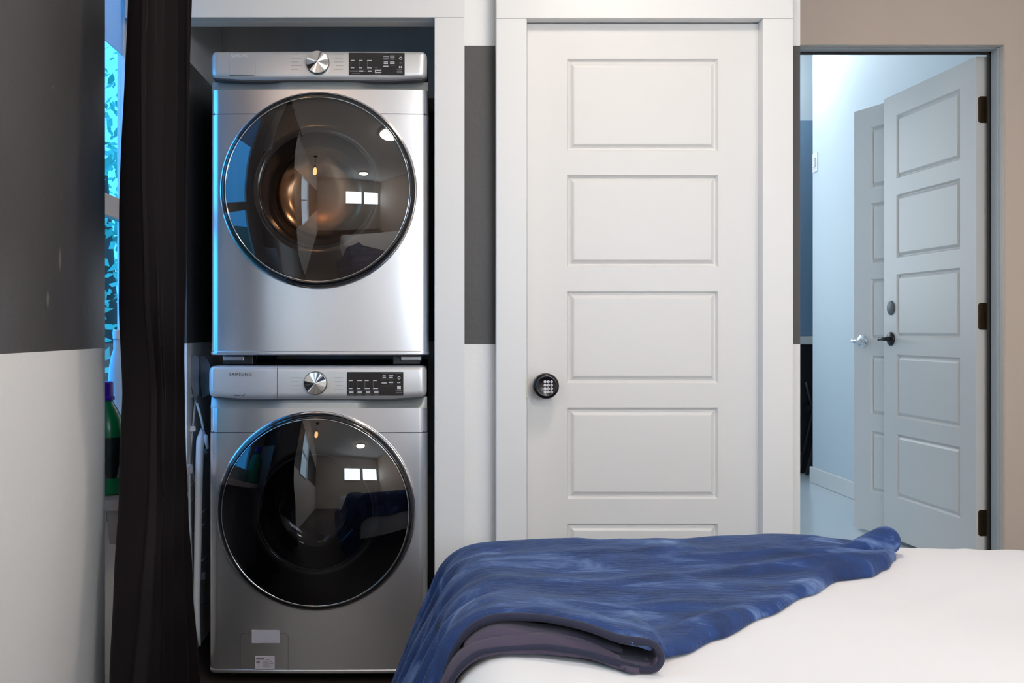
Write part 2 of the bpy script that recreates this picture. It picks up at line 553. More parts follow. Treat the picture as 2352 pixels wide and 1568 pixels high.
# hinges on the right edge
for ya, yb in ((178, 248), (775, 843), (1372, 1441)):
    z0, z1 = zpx(yb) - DB, zpx(ya) - DB
    xk = (1743.5 - CX) * kD - DX0
    hin = empty('hinge')
    hin.parent = d1
    hin.location = (xk + 0.004, -0.006, 0)
    hz = z1 - z0
    for q in range(5):
        a = z0 + hz * q / 5 + 0.0006
        b = z0 + hz * (q + 1) / 5 - 0.0006
        lathe_obj('knuckle', [(0, a), (0.0062, a), (0.0062, b), (0, b)], M_BRASS if q % 2 else M_NICKEL, hin, 16, axis='Z', smooth=False)
# keypad knob
kn = empty('keypad_knob')
kn.parent = d1
kn.location = ((1250 - CX) * kD - DX0, 0, zpx(884) - DB)
M_KNOB = mat('black_knob', (0.008, 0.006, 0.008), 0.22)
lathe_obj('rose', [(0, -0.0), (0.036, 0), (0.036, -0.006), (0.033, -0.009), (0.018, -0.009), (0.016, -0.03), (0, -0.03)], M_KNOB, kn, 48, smooth=False)
lathe_obj('knob_body', [(0, -0.022), (0.03, -0.022), (0.038, -0.028), (0.0395, -0.035), (0.0395, -0.058), (0.037, -0.064), (0.029, -0.0665), (0.0275, -0.0655), (0, -0.065)], M_KNOB, kn, 64)
M_KEY = mat('white_key', (0.82, 0.80, 0.82), 0.4)
M_KEYD = mat('key_digit', (0.03, 0.03, 0.03), 0.5)
kk = 3.135 / F
for r_ in range(4):
    for c_ in range(3):
        kx = 0.0055 + (c_ - 1) * 0.0100
        kz = -0.002 - (r_ - 1.5) * 0.0104
        ko = lathe_obj('key', [(0, -0.0655), (0.0043, -0.0655), (0.0043, -0.0668), (0.0037, -0.0674), (0, -0.0674)], M_KEY, kn, 20, origin=(kx, 0, kz), smooth=False)
        dig = '123456789*0#'[r_ * 3 + c_]
        text_mesh('digit', dig, 0.0058, M_KEYD, kn, (kx, -0.0675, kz - 0.0021), 0.0001, align='CENTER')

def lever(parent, lx, lz, t, m, longer=0.085, side=1):
    """rose, neck and lever on the y=t face of a door"""
    g = empty('lever_handle')
    g.parent = parent
    g.location = (lx, t, lz)
    lathe_obj('rose', [(0, 0), (0.032, 0), (0.032, 0.005), (0.028, 0.010), (0.012, 0.012), (0, 0.012)], m, g, 32)
    lathe_obj('neck', [(0, 0.008), (0.011, 0.008), (0.0095, 0.03), (0.0095, 0.062), (0, 0.062)], m, g, 20)
    bm = bmesh.new()
    tube(bm, [(0.004 * side, 0.055, 0), (-0.03 * side, 0.058, 0.001), (-longer * side, 0.052, 0.0)], [0.0095, 0.0085, 0.007], 10)
    mk('lever_bar', bm, m, g, smooth=True)
    return g

# open door, hinged on the right jamb, standing at a right angle to the wall
T2 = 0.046
d2 = empty('door_2', (2.176, 4.035, HF + 0.022), math.radians(92.6))
struct(d2, 'open white five-panel door with dark lever handle in the doorway', 'door')
w2, h2 = 0.75, 2.03
zs2 = sorted([(a, b) for a, b in zs])
make_door(d2, w2, h2, T2, 0.115, w2 - 0.115, zs2, M_DOOR)
for ya, yb in ((222, 283), (695, 757), (1170, 1230)):
    zb, za = (P(2250, y, 4.04).z - HF - 0.022 for y in (yb, ya))
    hin = empty('hinge')
    hin.parent = d2
    hin.location = (0, 0, (za + zb) / 2)
    hh = (za - zb) / 2
    bm = bmesh.new()
    r = 0.010
    pts = []
    for cx_, cz_, a0 in ((T2 - 0.004 - r, hh - r, 0), (T2 - 0.004 - r, -hh + r, 270)):
        pass
    prof = [(0.0, -hh), (T2 - 0.008 - r, -hh)]
    prof += [(T2 - 0.008 - r + r * math.sin(a), -hh + r - r * math.cos(a)) for a in [PI / 2 * k / 5 for k in range(1, 6)]]
    prof += [(T2 - 0.008 - r + r * math.cos(a), hh - r + r * math.sin(a)) for a in [PI / 2 * k / 5 for k in range(0, 6)]]
    prof += [(0.0, hh)]
    a_ = [bm.verts.new((-0.0018, y, z)) for y, z in prof]
    b_ = [bm.verts.new((0.0005, y, z)) for y, z in prof]
    bm.faces.new(a_)
    bm.faces.new(b_[::-1])
    for i in range(len(prof)):
        j = (i + 1) % len(prof)
        bm.faces.new((a_[i], b_[i], b_[j], a_[j]))
    mk('leaf', bm, M_BRASS, hin)
    for (sy, sz) in ((0.026, 0.040), (0.026, -0.038), (0.016, 0.012), (0.016, -0.016)):
        lathe_obj('screw', [(0, -0.0026), (0.0022, -0.0026), (0.0028, -0.0015), (0, -0.0015)], M_BLACK, hin, 12, origin=(0, 0, 0), axis='Y').matrix_local = Matrix.Translation((0.0008, sy, sz)) @ Matrix.Rotation(-PI / 2, 4, 'Z')
    for q in range(3):
        a = -hh + 2 * hh * q / 3 + 0.0008
        b = -hh + 2 * hh * (q + 1) / 3 - 0.0008
        lathe_obj('knuckle', [(0, a), (0.0068, a), (0.0068, b), (0, b)], M_NICKEL if q != 1 else M_BRASS, hin, 16, origin=(-0.004, -0.007, 0), axis='Z', smooth=False)
lever(d2, w2 - 0.068, P(2037, 778, 4.72).z - HF - 0.022, T2, M_DKMETAL)
dc = lathe_obj('bolt_cover', [(0, 0), (0.033, 0), (0.033, 0.004), (0.029, 0.007), (0, 0.007)], M_GREYPL, d2, 40)
dc.location = (w2 - 0.068, T2, P(2036, 707, 4.72).z - HF - 0.022)
# second open door further down the hall
w3, T3 = 0.70, 0.036
ang = math.radians(90 + 16.6)
dv = Vector((math.cos(ang), math.sin(ang), 0))
nv = Vector((-math.sin(ang), math.cos(ang), 0))
fe = P(1962, 1000, 5.015)
rt = Vector((fe.x, fe.y, 0)) - dv * w3 - nv * T3
d3 = empty('door_3', (rt.x, rt.y, HF + 0.012), ang)
struct(d3, 'second open white door with chrome lever, half hidden behind the first', 'door')
make_door(d3, w3, 2.03, T3, 0.115, w3 - 0.115, zs2, M_DOOR)
lever(d3, w3 - 0.062, P(1966, 783, 5.0).z - HF - 0.012, T3, M_CHROME, 0.07)

# ------------------------------------------------------------------ narrow window with outdoors
w1 = empty('window_1', (-0.985, (WY0 + WY1) / 2, WZ0))
struct(w1, 'narrow sash window between the left wall and the curtain', 'window')
def wbox(name, b, m_, bevel=0.003, par=None):
    l = w1.location
    return boxes(name, [(b[0] - l.x, b[1] - l.x, b[2] - l.y, b[3] - l.y, b[4] - l.z, b[5] - l.z)], m_, par or w1, bevel=bevel)
for nm, b in (('frame_side', (-0.998, -0.972, WY0, WY0 + 0.035, WZ0, WZ1)), ('frame_side', (-0.998, -0.972, WY1 - 0.09, WY1, WZ0, WZ1)),
              ('frame_rail', (-0.998, -0.965, WY0 + 0.035, WY1 - 0.09, WZ0, WZ0 + 0.035)), ('frame_rail', (-0.998, -0.972, WY0 + 0.035, WY1 - 0.09, WZ1 - 0.035, WZ1)),
              ('meeting_rail', (-0.998, -0.968, WY0 + 0.035, WY1 - 0.09, 1.435, 1.50))):
    wbox(nm, b, M_WHITE)
M_PANE = bpy.data.materials.new('window_glass')
M_PANE.use_nodes = True
n_ = M_PANE.node_tree
n_.nodes.clear()
mo = n_.nodes.new('ShaderNodeOutputMaterial')
tr = n_.nodes.new('ShaderNodeBsdfTransparent')
gl = n_.nodes.new('ShaderNodeBsdfGlossy')
gl.inputs['Roughness'].default_value = 0.02
mx = n_.nodes.new('ShaderNodeMixShader')
fr = n_.nodes.new('ShaderNodeFresnel')
fr.inputs[0].default_value = 1.4
tr.inputs[0].default_value = (0.90, 0.97, 1.0, 1)
geo = n_.nodes.new('ShaderNodeNewGeometry')
inv = n_.nodes.new('ShaderNodeMath')
inv.operation = 'SUBTRACT'
inv.inputs[0].default_value = 1.0
mul = n_.nodes.new('ShaderNodeMath')
mul.operation = 'MULTIPLY'
n_.links.new(geo.outputs['Backfacing'], inv.inputs[1])
n_.links.new(fr.outputs[0], mul.inputs[0])
n_.links.new(inv.outputs[0], mul.inputs[1])
n_.links.new(mul.outputs[0], mx.inputs[0])
n_.links.new(tr.outputs[0], mx.inputs[1])
n_.links.new(gl.outputs[0], mx.inputs[2])
n_.links.new(mx.outputs[0], mo.inputs[0])
for z0, z1 in ((WZ0 + 0.035, 1.435), (1.50, WZ1 - 0.035)):
    wbox('pane', (-0.988, -0.985, WY0 + 0.035, WY1 - 0.09, z0, z1), M_PANE, 0)
bl = boxes('roller_blind', [(-0.981, -0.978, WY0 + 0.037, WY1 - 0.092, 1.955, WZ1 - 0.036)], mat('pale_blind_fabric', (0.75, 0.82, 0.88), 0.8, Transmission_Weight=0.5))
tag(bl, 'pale roller blind drawn a little way down the narrow window', 'blind')
# garden outside
gm = mat('garden_grass', (0.05, 0.13, 0.07), 0.9)
struct(boxes('ground_outside', [(-14, -1.12, -3, 16, -0.5, -0.4)], gm), 'lawn outside the narrow window', 'ground')
M_LEAF = mat('garden_leaf', (0.10, 0.45, 0.30), 0.5)
M_TRUNK = mat('garden_trunk', (0.08, 0.05, 0.035), 0.9)
def tree(x, y, h, rx, n, seed, label):
    rnd = random.Random(seed)
    t = empty('garden_tree', (x, y, -0.4))
    tag(t, label, 'tree', 'garden trees outside the window')
    bm = bmesh.new()
    tube(bm, [(0, 0, 0), (0.05, 0.02, h * 0.4), (0.0, 0.0, h * 0.8)], [0.10, 0.07, 0.03], 8)
    mk('trunk', bm, M_TRUNK, t, smooth=True)
    bm = bmesh.new()
    for _ in range(n):
        a, u, q = rnd.uniform(0, 2 * PI), rnd.uniform(-1, 1), rnd.random() ** 0.4
        c = Vector((rx * q * math.cos(a) * math.sqrt(1 - u * u), rx * q * math.sin(a) * math.sqrt(1 - u * u), h * 0.6 + h * 0.42 * q * u))
        s = rnd.uniform(0.03, 0.07)
        e1 = Vector((rnd.gauss(0, 1), rnd.gauss(0, 1), rnd.gauss(0, 1))).normalized()
        e2 = e1.orthogonal().normalized()
        vv = [bm.verts.new(c + e1 * s), bm.verts.new(c + e2 * s * 0.5), bm.verts.new(c - e1 * s), bm.verts.new(c - e2 * s * 0.5)]
        bm.faces.new(vv)
    f = mk('foliage', bm, M_LEAF, t, recalc=False)
    f['kind'] = 'stuff'
tree(-2.3, 7.1, 3.2, 0.75, 900, 1, 'leafy green tree seen low through the narrow window')
tree(-2.9, 9.6, 4.6, 1.1, 1100, 2, 'taller leafy tree further back through the narrow window')

# shelf, bracket, bottles
M_SHELF = mat('pale_shelf', (0.72, 0.66, 0.66), 0.45)
SZ = P(262, 1146, 2.655).z
sh = empty('wall_shelf', (-0.875, 3.0, SZ - 0.03))
tag(sh, 'white wall shelf under the narrow window, holding the green bottle', 'shelf')
boxes('board', [(-0.095, 0.082, -0.36, 0.345, 0.0, 0.03)], M_SHELF, sh, bevel=0.003)
bm = bmesh.new()
pts = [(-0.092, 0.0), (0.043, 0.0), (0.043, -0.02), (0.030, -0.09), (-0.010, -0.092), (-0.092, -0.092)]
extrude_xz(bm, [(0.020, -0.0005), (0.052, -0.0005), (0.052, -0.05), (0.047, -0.088), (0.028, -0.088)], -0.34, -0.322)
mk('bracket', bm, M_SHELF, sh, bevel=0.002)
bm = bmesh.new()
extrude_xz(bm, [(-0.094, -0.0005), (0.020, -0.0005), (0.020, -0.03), (-0.094, -0.03)], -0.34, -0.322)
mk('bracket_arm', bm, M_SHELF, sh, bevel=0.002)

def super_ring(bm, rx, ry, z, n=40, e=2.6, ox=0.0):
    r = []
    for k in range(n):
        t = 2 * PI * k / n
        c, s = math.cos(t), math.sin(t)
        r.append(bm.verts.new((ox + rx * math.copysign(abs(c) ** (2 / e), c), ry * math.copysign(abs(s) ** (2 / e), s), z)))
    return r
def stack_rings(bm, rings):
    for a, b in zip(rings, rings[1:]):
        n = len(a)
        for k in range(n):
            bm.faces.new((a[k], a[(k + 1) % n], b[(k + 1) % n], b[k]))
    bm.faces.new(rings[0][::-1])
    bm.faces.new(rings[-1])
bo = empty('detergent_bottle', (-0.893, 2.74, SZ + 0.001), 0)
tag(bo, 'green detergent bottle with purple cap standing on the shelf', 'bottle')
bm = bmesh.new()
prof = [(0.050, 0.0), (0.054, 0.006), (0.055, 0.04), (0.0535, 0.09), (0.057, 0.13), (0.0575, 0.17), (0.052, 0.205), (0.040, 0.232), (0.030, 0.248), (0.029, 0.254)]
stack_rings(bm, [super_ring(bm, r, r * 0.72, z) for r, z in prof])
bb = mk('bottle_body', bm, mat('green_bottle_plastic', (0.008, 0.30, 0.10), 0.25), bo, smooth=True)
lathe_obj('cap', [(0, 0.254), (0.034, 0.254), (0.034, 0.262), (0.030, 0.265), (0.030, 0.300), (0.027, 0.304), (0, 0.304)], mat('purple_cap_plastic', (0.10, 0.015, 0.55), 0.3), bo, 40, axis='Z', smooth=False)
bm = bmesh.new()
lz = [(0.0545, 0.045), (0.0543, 0.09), (0.0577, 0.13), (0.0582, 0.155)]
rows = []
for r, z in lz:
    row = []
    for k in range(13):
        t = -PI * 0.5 + (k - 1) / 12 * PI * 0.42
        c, s = math.cos(t), math.sin(t)
        row.append(bm.verts.new(((r + 0.0008) * math.copysign(abs(c) ** (2 / 2.6), c), (r * 0.72 + 0.0008) * math.copysign(abs(s) ** (2 / 2.6), s), z)))
    rows.append(row)
for a, b in zip(rows, rows[1:]):
    for k in range(12):
        bm.faces.new((a[k], a[k + 1], b[k + 1], b[k]))
lm = mat('bottle_label_print', (0.02, 0.10, 0.06), 0.35)
tcn = N(lm, 'ShaderNodeTexCoord')
vo = N(lm, 'ShaderNodeTexVoronoi')
vo.inputs['Scale'].default_value = 26
rr = N(lm, 'ShaderNodeValToRGB')
rr.color_ramp.interpolation = 'CONSTANT'
rr.color_ramp.elements[0].color = (0.01, 0.02, 0.02, 1)
for p_, c_ in ((0.3, (0.01, 0.10, 0.04, 1)), (0.55, (0.12, 0.04, 0.10, 1)), (0.75, (0.01, 0.03, 0.03, 1)), (0.88, (0.35, 0.40, 0.45, 1))):
    e = rr.color_ramp.elements.new(p_)
    e.color = c_
L(lm, tcn.outputs['Object'], vo.inputs['Vector'])
sp = N(lm, 'ShaderNodeSeparateColor')
L(lm, vo.outputs['Color'], sp.inputs[0])
L(lm, sp.outputs[0], rr.inputs[0])
L(lm, rr.outputs[0], lm.node_tree.nodes['Principled BSDF'].inputs['Base Color'])
mk('bottle_label', bm, lm, bo, smooth=True, recalc=False)
bo.scale = (1.0, 1.0, 0.985)
# pale jug on the window sill behind
jg = empty('plastic_jug', (-0.945, 3.045, SZ + 0.001))
tag(jg, 'tall pale translucent plastic jug on the shelf behind the green bottle', 'jug')
bm = bmesh.new()
prof = [(0.040, 0.0), (0.044, 0.01), (0.044, 0.29), (0.040, 0.33), (0.028, 0.365), (0.020, 0.38), (0.020, 0.41)]
stack_rings(bm, [super_ring(bm, r * 0.52, r, z, 32, 2.3) for r, z in prof])
mk('jug_body', bm, mat('pale_jug_plastic', (0.62, 0.80, 0.92), 0.35, Transmission_Weight=0.35), jg, smooth=True)
bm = bmesh.new()
stack_rings(bm, [super_ring(bm, r * 0.52, r, z, 32, 2.3) for r, z in ((0.023, 0.4105), (0.023, 0.435), (0.021, 0.438))])
mk('jug_cap', bm, mat('pale_jug_cap', (0.7, 0.82, 0.9), 0.4), jg, bevel=0.001)

# ------------------------------------------------------------------ curtain
M_CURT = mat('black_velvet_curtain', (0.006, 0.0035, 0.0045), 0.7, Sheen_Weight=0.05, Sheen_Roughness=0.25, Specular_IOR_Level=0.18)
M_CURT.node_tree.nodes['Principled BSDF'].inputs['Sheen Tint'].default_value = (0.75, 0.62, 0.75, 1)
add_bump(M_CURT, 220, 0.12, 0.0006)
cu = empty('curtain', (-0.70, 2.6, 0.02))
tag(cu, 'long black velvet curtain bunched beside the laundry niche', 'curtain')
LE = [(-60, 312), (0, 310), (200, 303), (500, 297), (700, 301), (900, 316), (1100, 309), (1300, 290), (1568, 278), (1700, 274)]
RE = [(-60, 417), (0, 417), (400, 414), (800, 406), (1000, 412), (1200, 421), (1400, 433), (1568, 443), (1700, 448)]
def ywall(px, x=-0.70):
    return -x * F / (CX - px)
def curt(i, j):
    z = 2.36 * (1 - j / 89) + 0.02
    py = CY + (CH - z) * F / 2.6
    ya, yb = ywall(interp(LE, py)), ywall(interp(RE, py))
    t = i / 219
    tt = t + 0.030 * math.sin(z * 2.1 + t * 7) * math.sin(PI * t) + 0.018 * math.sin(z * 1.1 + 1.0) * math.sin(PI * t)
    y = ya + (yb - ya) * (tt)
    amp = 0.026 + 0.010 * math.sin(t * 9 + 1.0) + 0.004 * math.sin(z * 3)
    ph = 2 * PI * 5.6 * t + 0.5 * math.sin(z * 1.3 + 2 * t)
    w = math.sin(ph)
    x = -0.70 + amp * (math.copysign(abs(w) ** 0.8, w)) + 0.010 * math.sin(t * 31 + z * 1.7)
    x += 0.006 * noise.noise(Vector((y * 9, z * 3.2, 1.5))) * (1 + 1.5 * max(0, 1 - z))
    y += 0.012 * math.cos(ph)
    return (x + 0.70, y - 2.6, z - 0.02)
bm = bmesh.new()
grid(bm, curt, 220, 90)
mk('curtain_cloth', bm, M_CURT, cu, smooth=True, solid=0.004)
M_ROD = mat('black_rod', (0.02, 0.02, 0.02), 0.35, 0.8)
rd = empty('curtain_rod', (-0.70, 2.6, 2.41))
tag(rd, 'black curtain rod above the curtain', 'curtain rod')
tube_obj('rod', [(0, -0.45, 0), (0, 0.52, 0)], 0.011, M_ROD, rd, 12)
for yy in (-0.40, -0.1):
    tube_obj('rod_bracket', [(-0.13, yy, 0.0), (0.0, yy, 0.0)], 0.007, M_ROD, rd)
for k in range(8):
    bm = bmesh.new()
    yy = -0.30 + 0.085 * k
    tube(bm, [(0.018 * math.cos(a), yy, 0.018 * math.sin(a) - 0.004) for a in [2 * PI * q / 16 for q in range(17)]], 0.0025, 6, cap=False)
    mk('ring', bm, M_ROD, rd, smooth=True)

# ------------------------------------------------------------------ folded drying rack between wall and washer
M_RACK = mat('white_rack_tube', (0.80, 0.82, 0.86), 0.35)
M_WIRE = mat('white_rack_wire', (0.75, 0.78, 0.82), 0.3)
M_CLEAR = mat('clear_grey_plastic', (0.35, 0.40, 0.48), 0.2, Transmission_Weight=0.55)
rk = empty('drying_rack', (-0.765, 3.55, 0.0))
tag(rk, 'white folded drying rack standing between the niche wall and washer', 'drying rack')
def rl(px, py, Y):
    v = P(px, py, Y)
    return (v.x + 0.765, v.y - 3.55, v.z)
YA = 3.36
bm = bmesh.new()
# flat curved front leg
cl = [(477, 1030), (472, 1000), (466, 988), (460, 1010), (457, 1100), (455, 1250), (452, 1380), (455, 1440), (459, 1482)]
pl = [(rl(a, b, YA)) for a, b in cl]
tube(bm, pl, [0.005, 0.008, 0.0105, 0.013, 0.013, 0.0125, 0.011, 0.008, 0.004], 10)
mk('front_leg', bm, M_RACK, rk, smooth=True)
def rleg(name, pts, r=0.007, m_=None):
    bm = bmesh.new()
    tube(bm, [rl(*p) for p in pts], r, 8)
    return mk(name, bm, m_ or M_RACK, rk, smooth=True)
rleg('rear_leg', [(449, 840, 3.62), (447, 1000, 3.62), (452, 1200, 3.62), (462, 1440, 3.62)], 0.006)
rleg('side_tube', [(429, 850, 3.42), (432, 1000, 3.42), (436, 1200, 3.42), (443, 1380, 3.42)], 0.006)
rleg('cross_wire', [(430, 838, 3.44), (440, 870, 3.44), (449, 920, 3.44), (443, 980, 3.44), (436, 1060, 3.44)], 0.0035, M_WIRE)
rleg('cross_wire', [(441, 1060, 3.46), (447, 1110, 3.46), (453, 1140, 3.46)], 0.003, M_WIRE)
rleg('cross_wire', [(452, 925, 3.40), (462, 960, 3.40), (472, 1010, 3.40)], 0.004, M_WIRE)
for y_ in (912, 993, 1112, 1148, 1225, 1310, 1395):
    rleg('rung', [(431 + (y_ - 900) * 0.022, y_ + 4, 3.42), (444, y_ - 3, 3.45), (480, y_ - 12, 3.64)], 0.0022, M_WIRE)
for y_ in (1178, 1208, 1288):
    rleg('rung', [(463, y_, 3.40), (478, y_ - 12, 3.60)], 0.0022, M_WIRE)
def plate(name, pts, Y, th, m_, bevel=0.003):
    bm = bmesh.new()
    a = [bm.verts.new(rl(x, y, Y)) for x, y in pts]
    b = [bm.verts.new(rl(x, y, Y + th)) for x, y in pts]
    bm.faces.new(a)
    bm.faces.new(b[::-1])
    for i in range(len(pts)):
        j = (i + 1) % len(pts)
        bm.faces.new((a[i], b[i], b[j], a[j]))
    return mk(name, bm, m_, rk, bevel=bevel)
plate('end_cap', [(431, 860), (432, 826), (440, 817), (452, 815), (458, 822), (457, 905), (448, 922), (443, 900)], 3.43, 0.012, M_CLEAR)
plate('end_cap', [(460, 840), (459, 817), (470, 817), (478, 826), (483, 840), (482, 905), (466, 915), (460, 880)], 3.47, 0.012, M_CLEAR)
plate('joint', [(437, 978), (449, 978), (450, 990), (436, 992)], 3.415, 0.02, M_RACK)
plate('joint', [(450, 1318), (472, 1312), (472, 1330), (450, 1332)], 3.40, 0.02, M_CLEAR)
plate('joint', [(466, 1030), (477, 1030), (477, 1042), (466, 1042)], 3.39, 0.02, M_CLEAR)

# ------------------------------------------------------------------ washer and dryer
M_SILVER = mat('silver_painted_steel', (0.74, 0.735, 0.75), 0.28, 0.9)
add_bump(M_SILVER, 3, 0.05, 0.01)
M_PANEL = mat('silver_control_panel', (0.66, 0.66, 0.66), 0.34, 0.55)
M_GRIP = mat('silver_grip', (0.50, 0.53, 0.52), 0.38, 0.5)
M_DKSTEEL = mat('dark_case_steel', (0.05, 0.05, 0.055), 0.4, 0.5)
M_BEZEL = mat('black_gloss_bezel', (0.006, 0.006, 0.008), 0.10, Coat_Weight=0.6, Coat_Roughness=0.03)
M_DISP = mat('black_display', (0.018, 0.017, 0.017), 0.15)
M_PRINT = mat('pale_print', (0.62, 0.62, 0.65), 0.5)
M_DIMPRINT = mat('dim_print', (0.12, 0.12, 0.125), 0.5)
M_LINE = mat('grey_print', (0.30, 0.29, 0.29), 0.5)
M_LOGO = mat('logo_print', (0.03, 0.03, 0.04), 0.5)
M_LOGO2 = mat('logo_pale', (0.86, 0.86, 0.86), 0.4)
M_FACET = mat('turned_aluminium', (0.85, 0.85, 0.85), 0.16, 1.0)
M_SEAM_SHADE = mat('dark_seam_and_shade', (0.05, 0.05, 0.055), 0.6)
M_BOWLD = mat('dryer_bowl', (0.050, 0.040, 0.034), 0.10, Coat_Weight=0.5)
M_BOWLW = mat('washer_bowl', (0.012, 0.012, 0.014), 0.08, Coat_Weight=0.5)
M_DRUM = mat('copper_tinted_drum', (0.34, 0.22, 0.15), 0.25, 1.0)
M_DRUMW = mat('dark_drum', (0.03, 0.03, 0.03), 0.3, 1.0)

def tinted(name, tint, ior=1.5):
    m = bpy.data.materials.new(name)
    m.use_nodes = True
    n = m.node_tree
    n.nodes.clear()
    o = n.nodes.new('ShaderNodeOutputMaterial')
    t = n.nodes.new('ShaderNodeBsdfTransparent')
    t.inputs[0].default_value = (*tint, 1)
    g = n.nodes.new('ShaderNodeBsdfGlossy')
    g.inputs['Roughness'].default_value = 0.015
    g.inputs['Color'].default_value = (1, 1, 1, 1)
    f = n.nodes.new('ShaderNodeFresnel')
    f.inputs[0].default_value = ior
    mx_ = n.nodes.new('ShaderNodeMixShader')
    ge = n.nodes.new('ShaderNodeNewGeometry')
    iv = n.nodes.new('ShaderNodeMath')
    iv.operation = 'SUBTRACT'
    iv.inputs[0].default_value = 1.0
    ml = n.nodes.new('ShaderNodeMath')
    ml.operation = 'MULTIPLY'
    n.links.new(ge.outputs['Backfacing'], iv.inputs[1])
    n.links.new(f.outputs[0], ml.inputs[0])
    n.links.new(iv.outputs[0], ml.inputs[1])
    n.links.new(ml.outputs[0], mx_.inputs[0])
    n.links.new(t.outputs[0], mx_.inputs[1])
    n.links.new(g.outputs[0], mx_.inputs[2])
    n.links.new(mx_.outputs[0], o.inputs[0])
    return m
M_GLASSD = tinted('smoked_dryer_glass', (0.62, 0.58, 0.55), 1.9)
M_GLASSW = tinted('smoked_washer_glass', (0.36, 0.36, 0.38), 1.75)

MW = 0.684
KM = 3.2 / F
def rounded_front(w, d, r=0.028, n=6, bow=0.006, x0=None, x1=None):
    """top-view outline of a cabinet whose front edges are rounded and whose face bows slightly"""
    h = w / 2
    pts = [(-h, d)]
    for k in range(n + 1):
        a = PI / 2 * k / n
        pts.append((-h + r - r * math.cos(a), r - r * math.sin(a)))
    for k in range(1, 8):
        x = -h + r + (w - 2 * r) * k / 8
        pts.append((x, -bow * (1 - (x / (h - r)) ** 2)))
    for k in range(n + 1):
        a = PI / 2 * k / n
        pts.append((h - r + r * math.sin(a), r - r * math.cos(a)))
    pts.append((h, d))
    return pts

def rrect(x0, x1, z0, z1, r, n=6, r2=None):
    r2 = r if r2 is None else r2
    pts = []
    for cx_, cz_, a0, q in ((x1 - r, z1 - r, 0, r), (x0 + r, z1 - r, 90, r), (x0 + r2, z0 + r2, 180, r2), (x1 - r2, z0 + r2, 270, r2)):
        for k in range(n + 1):
            a = math.radians(a0 + 90 * k / n)
            pts.append((cx_ + q * math.cos(a), cz_ + q * math.sin(a)))
    return pts

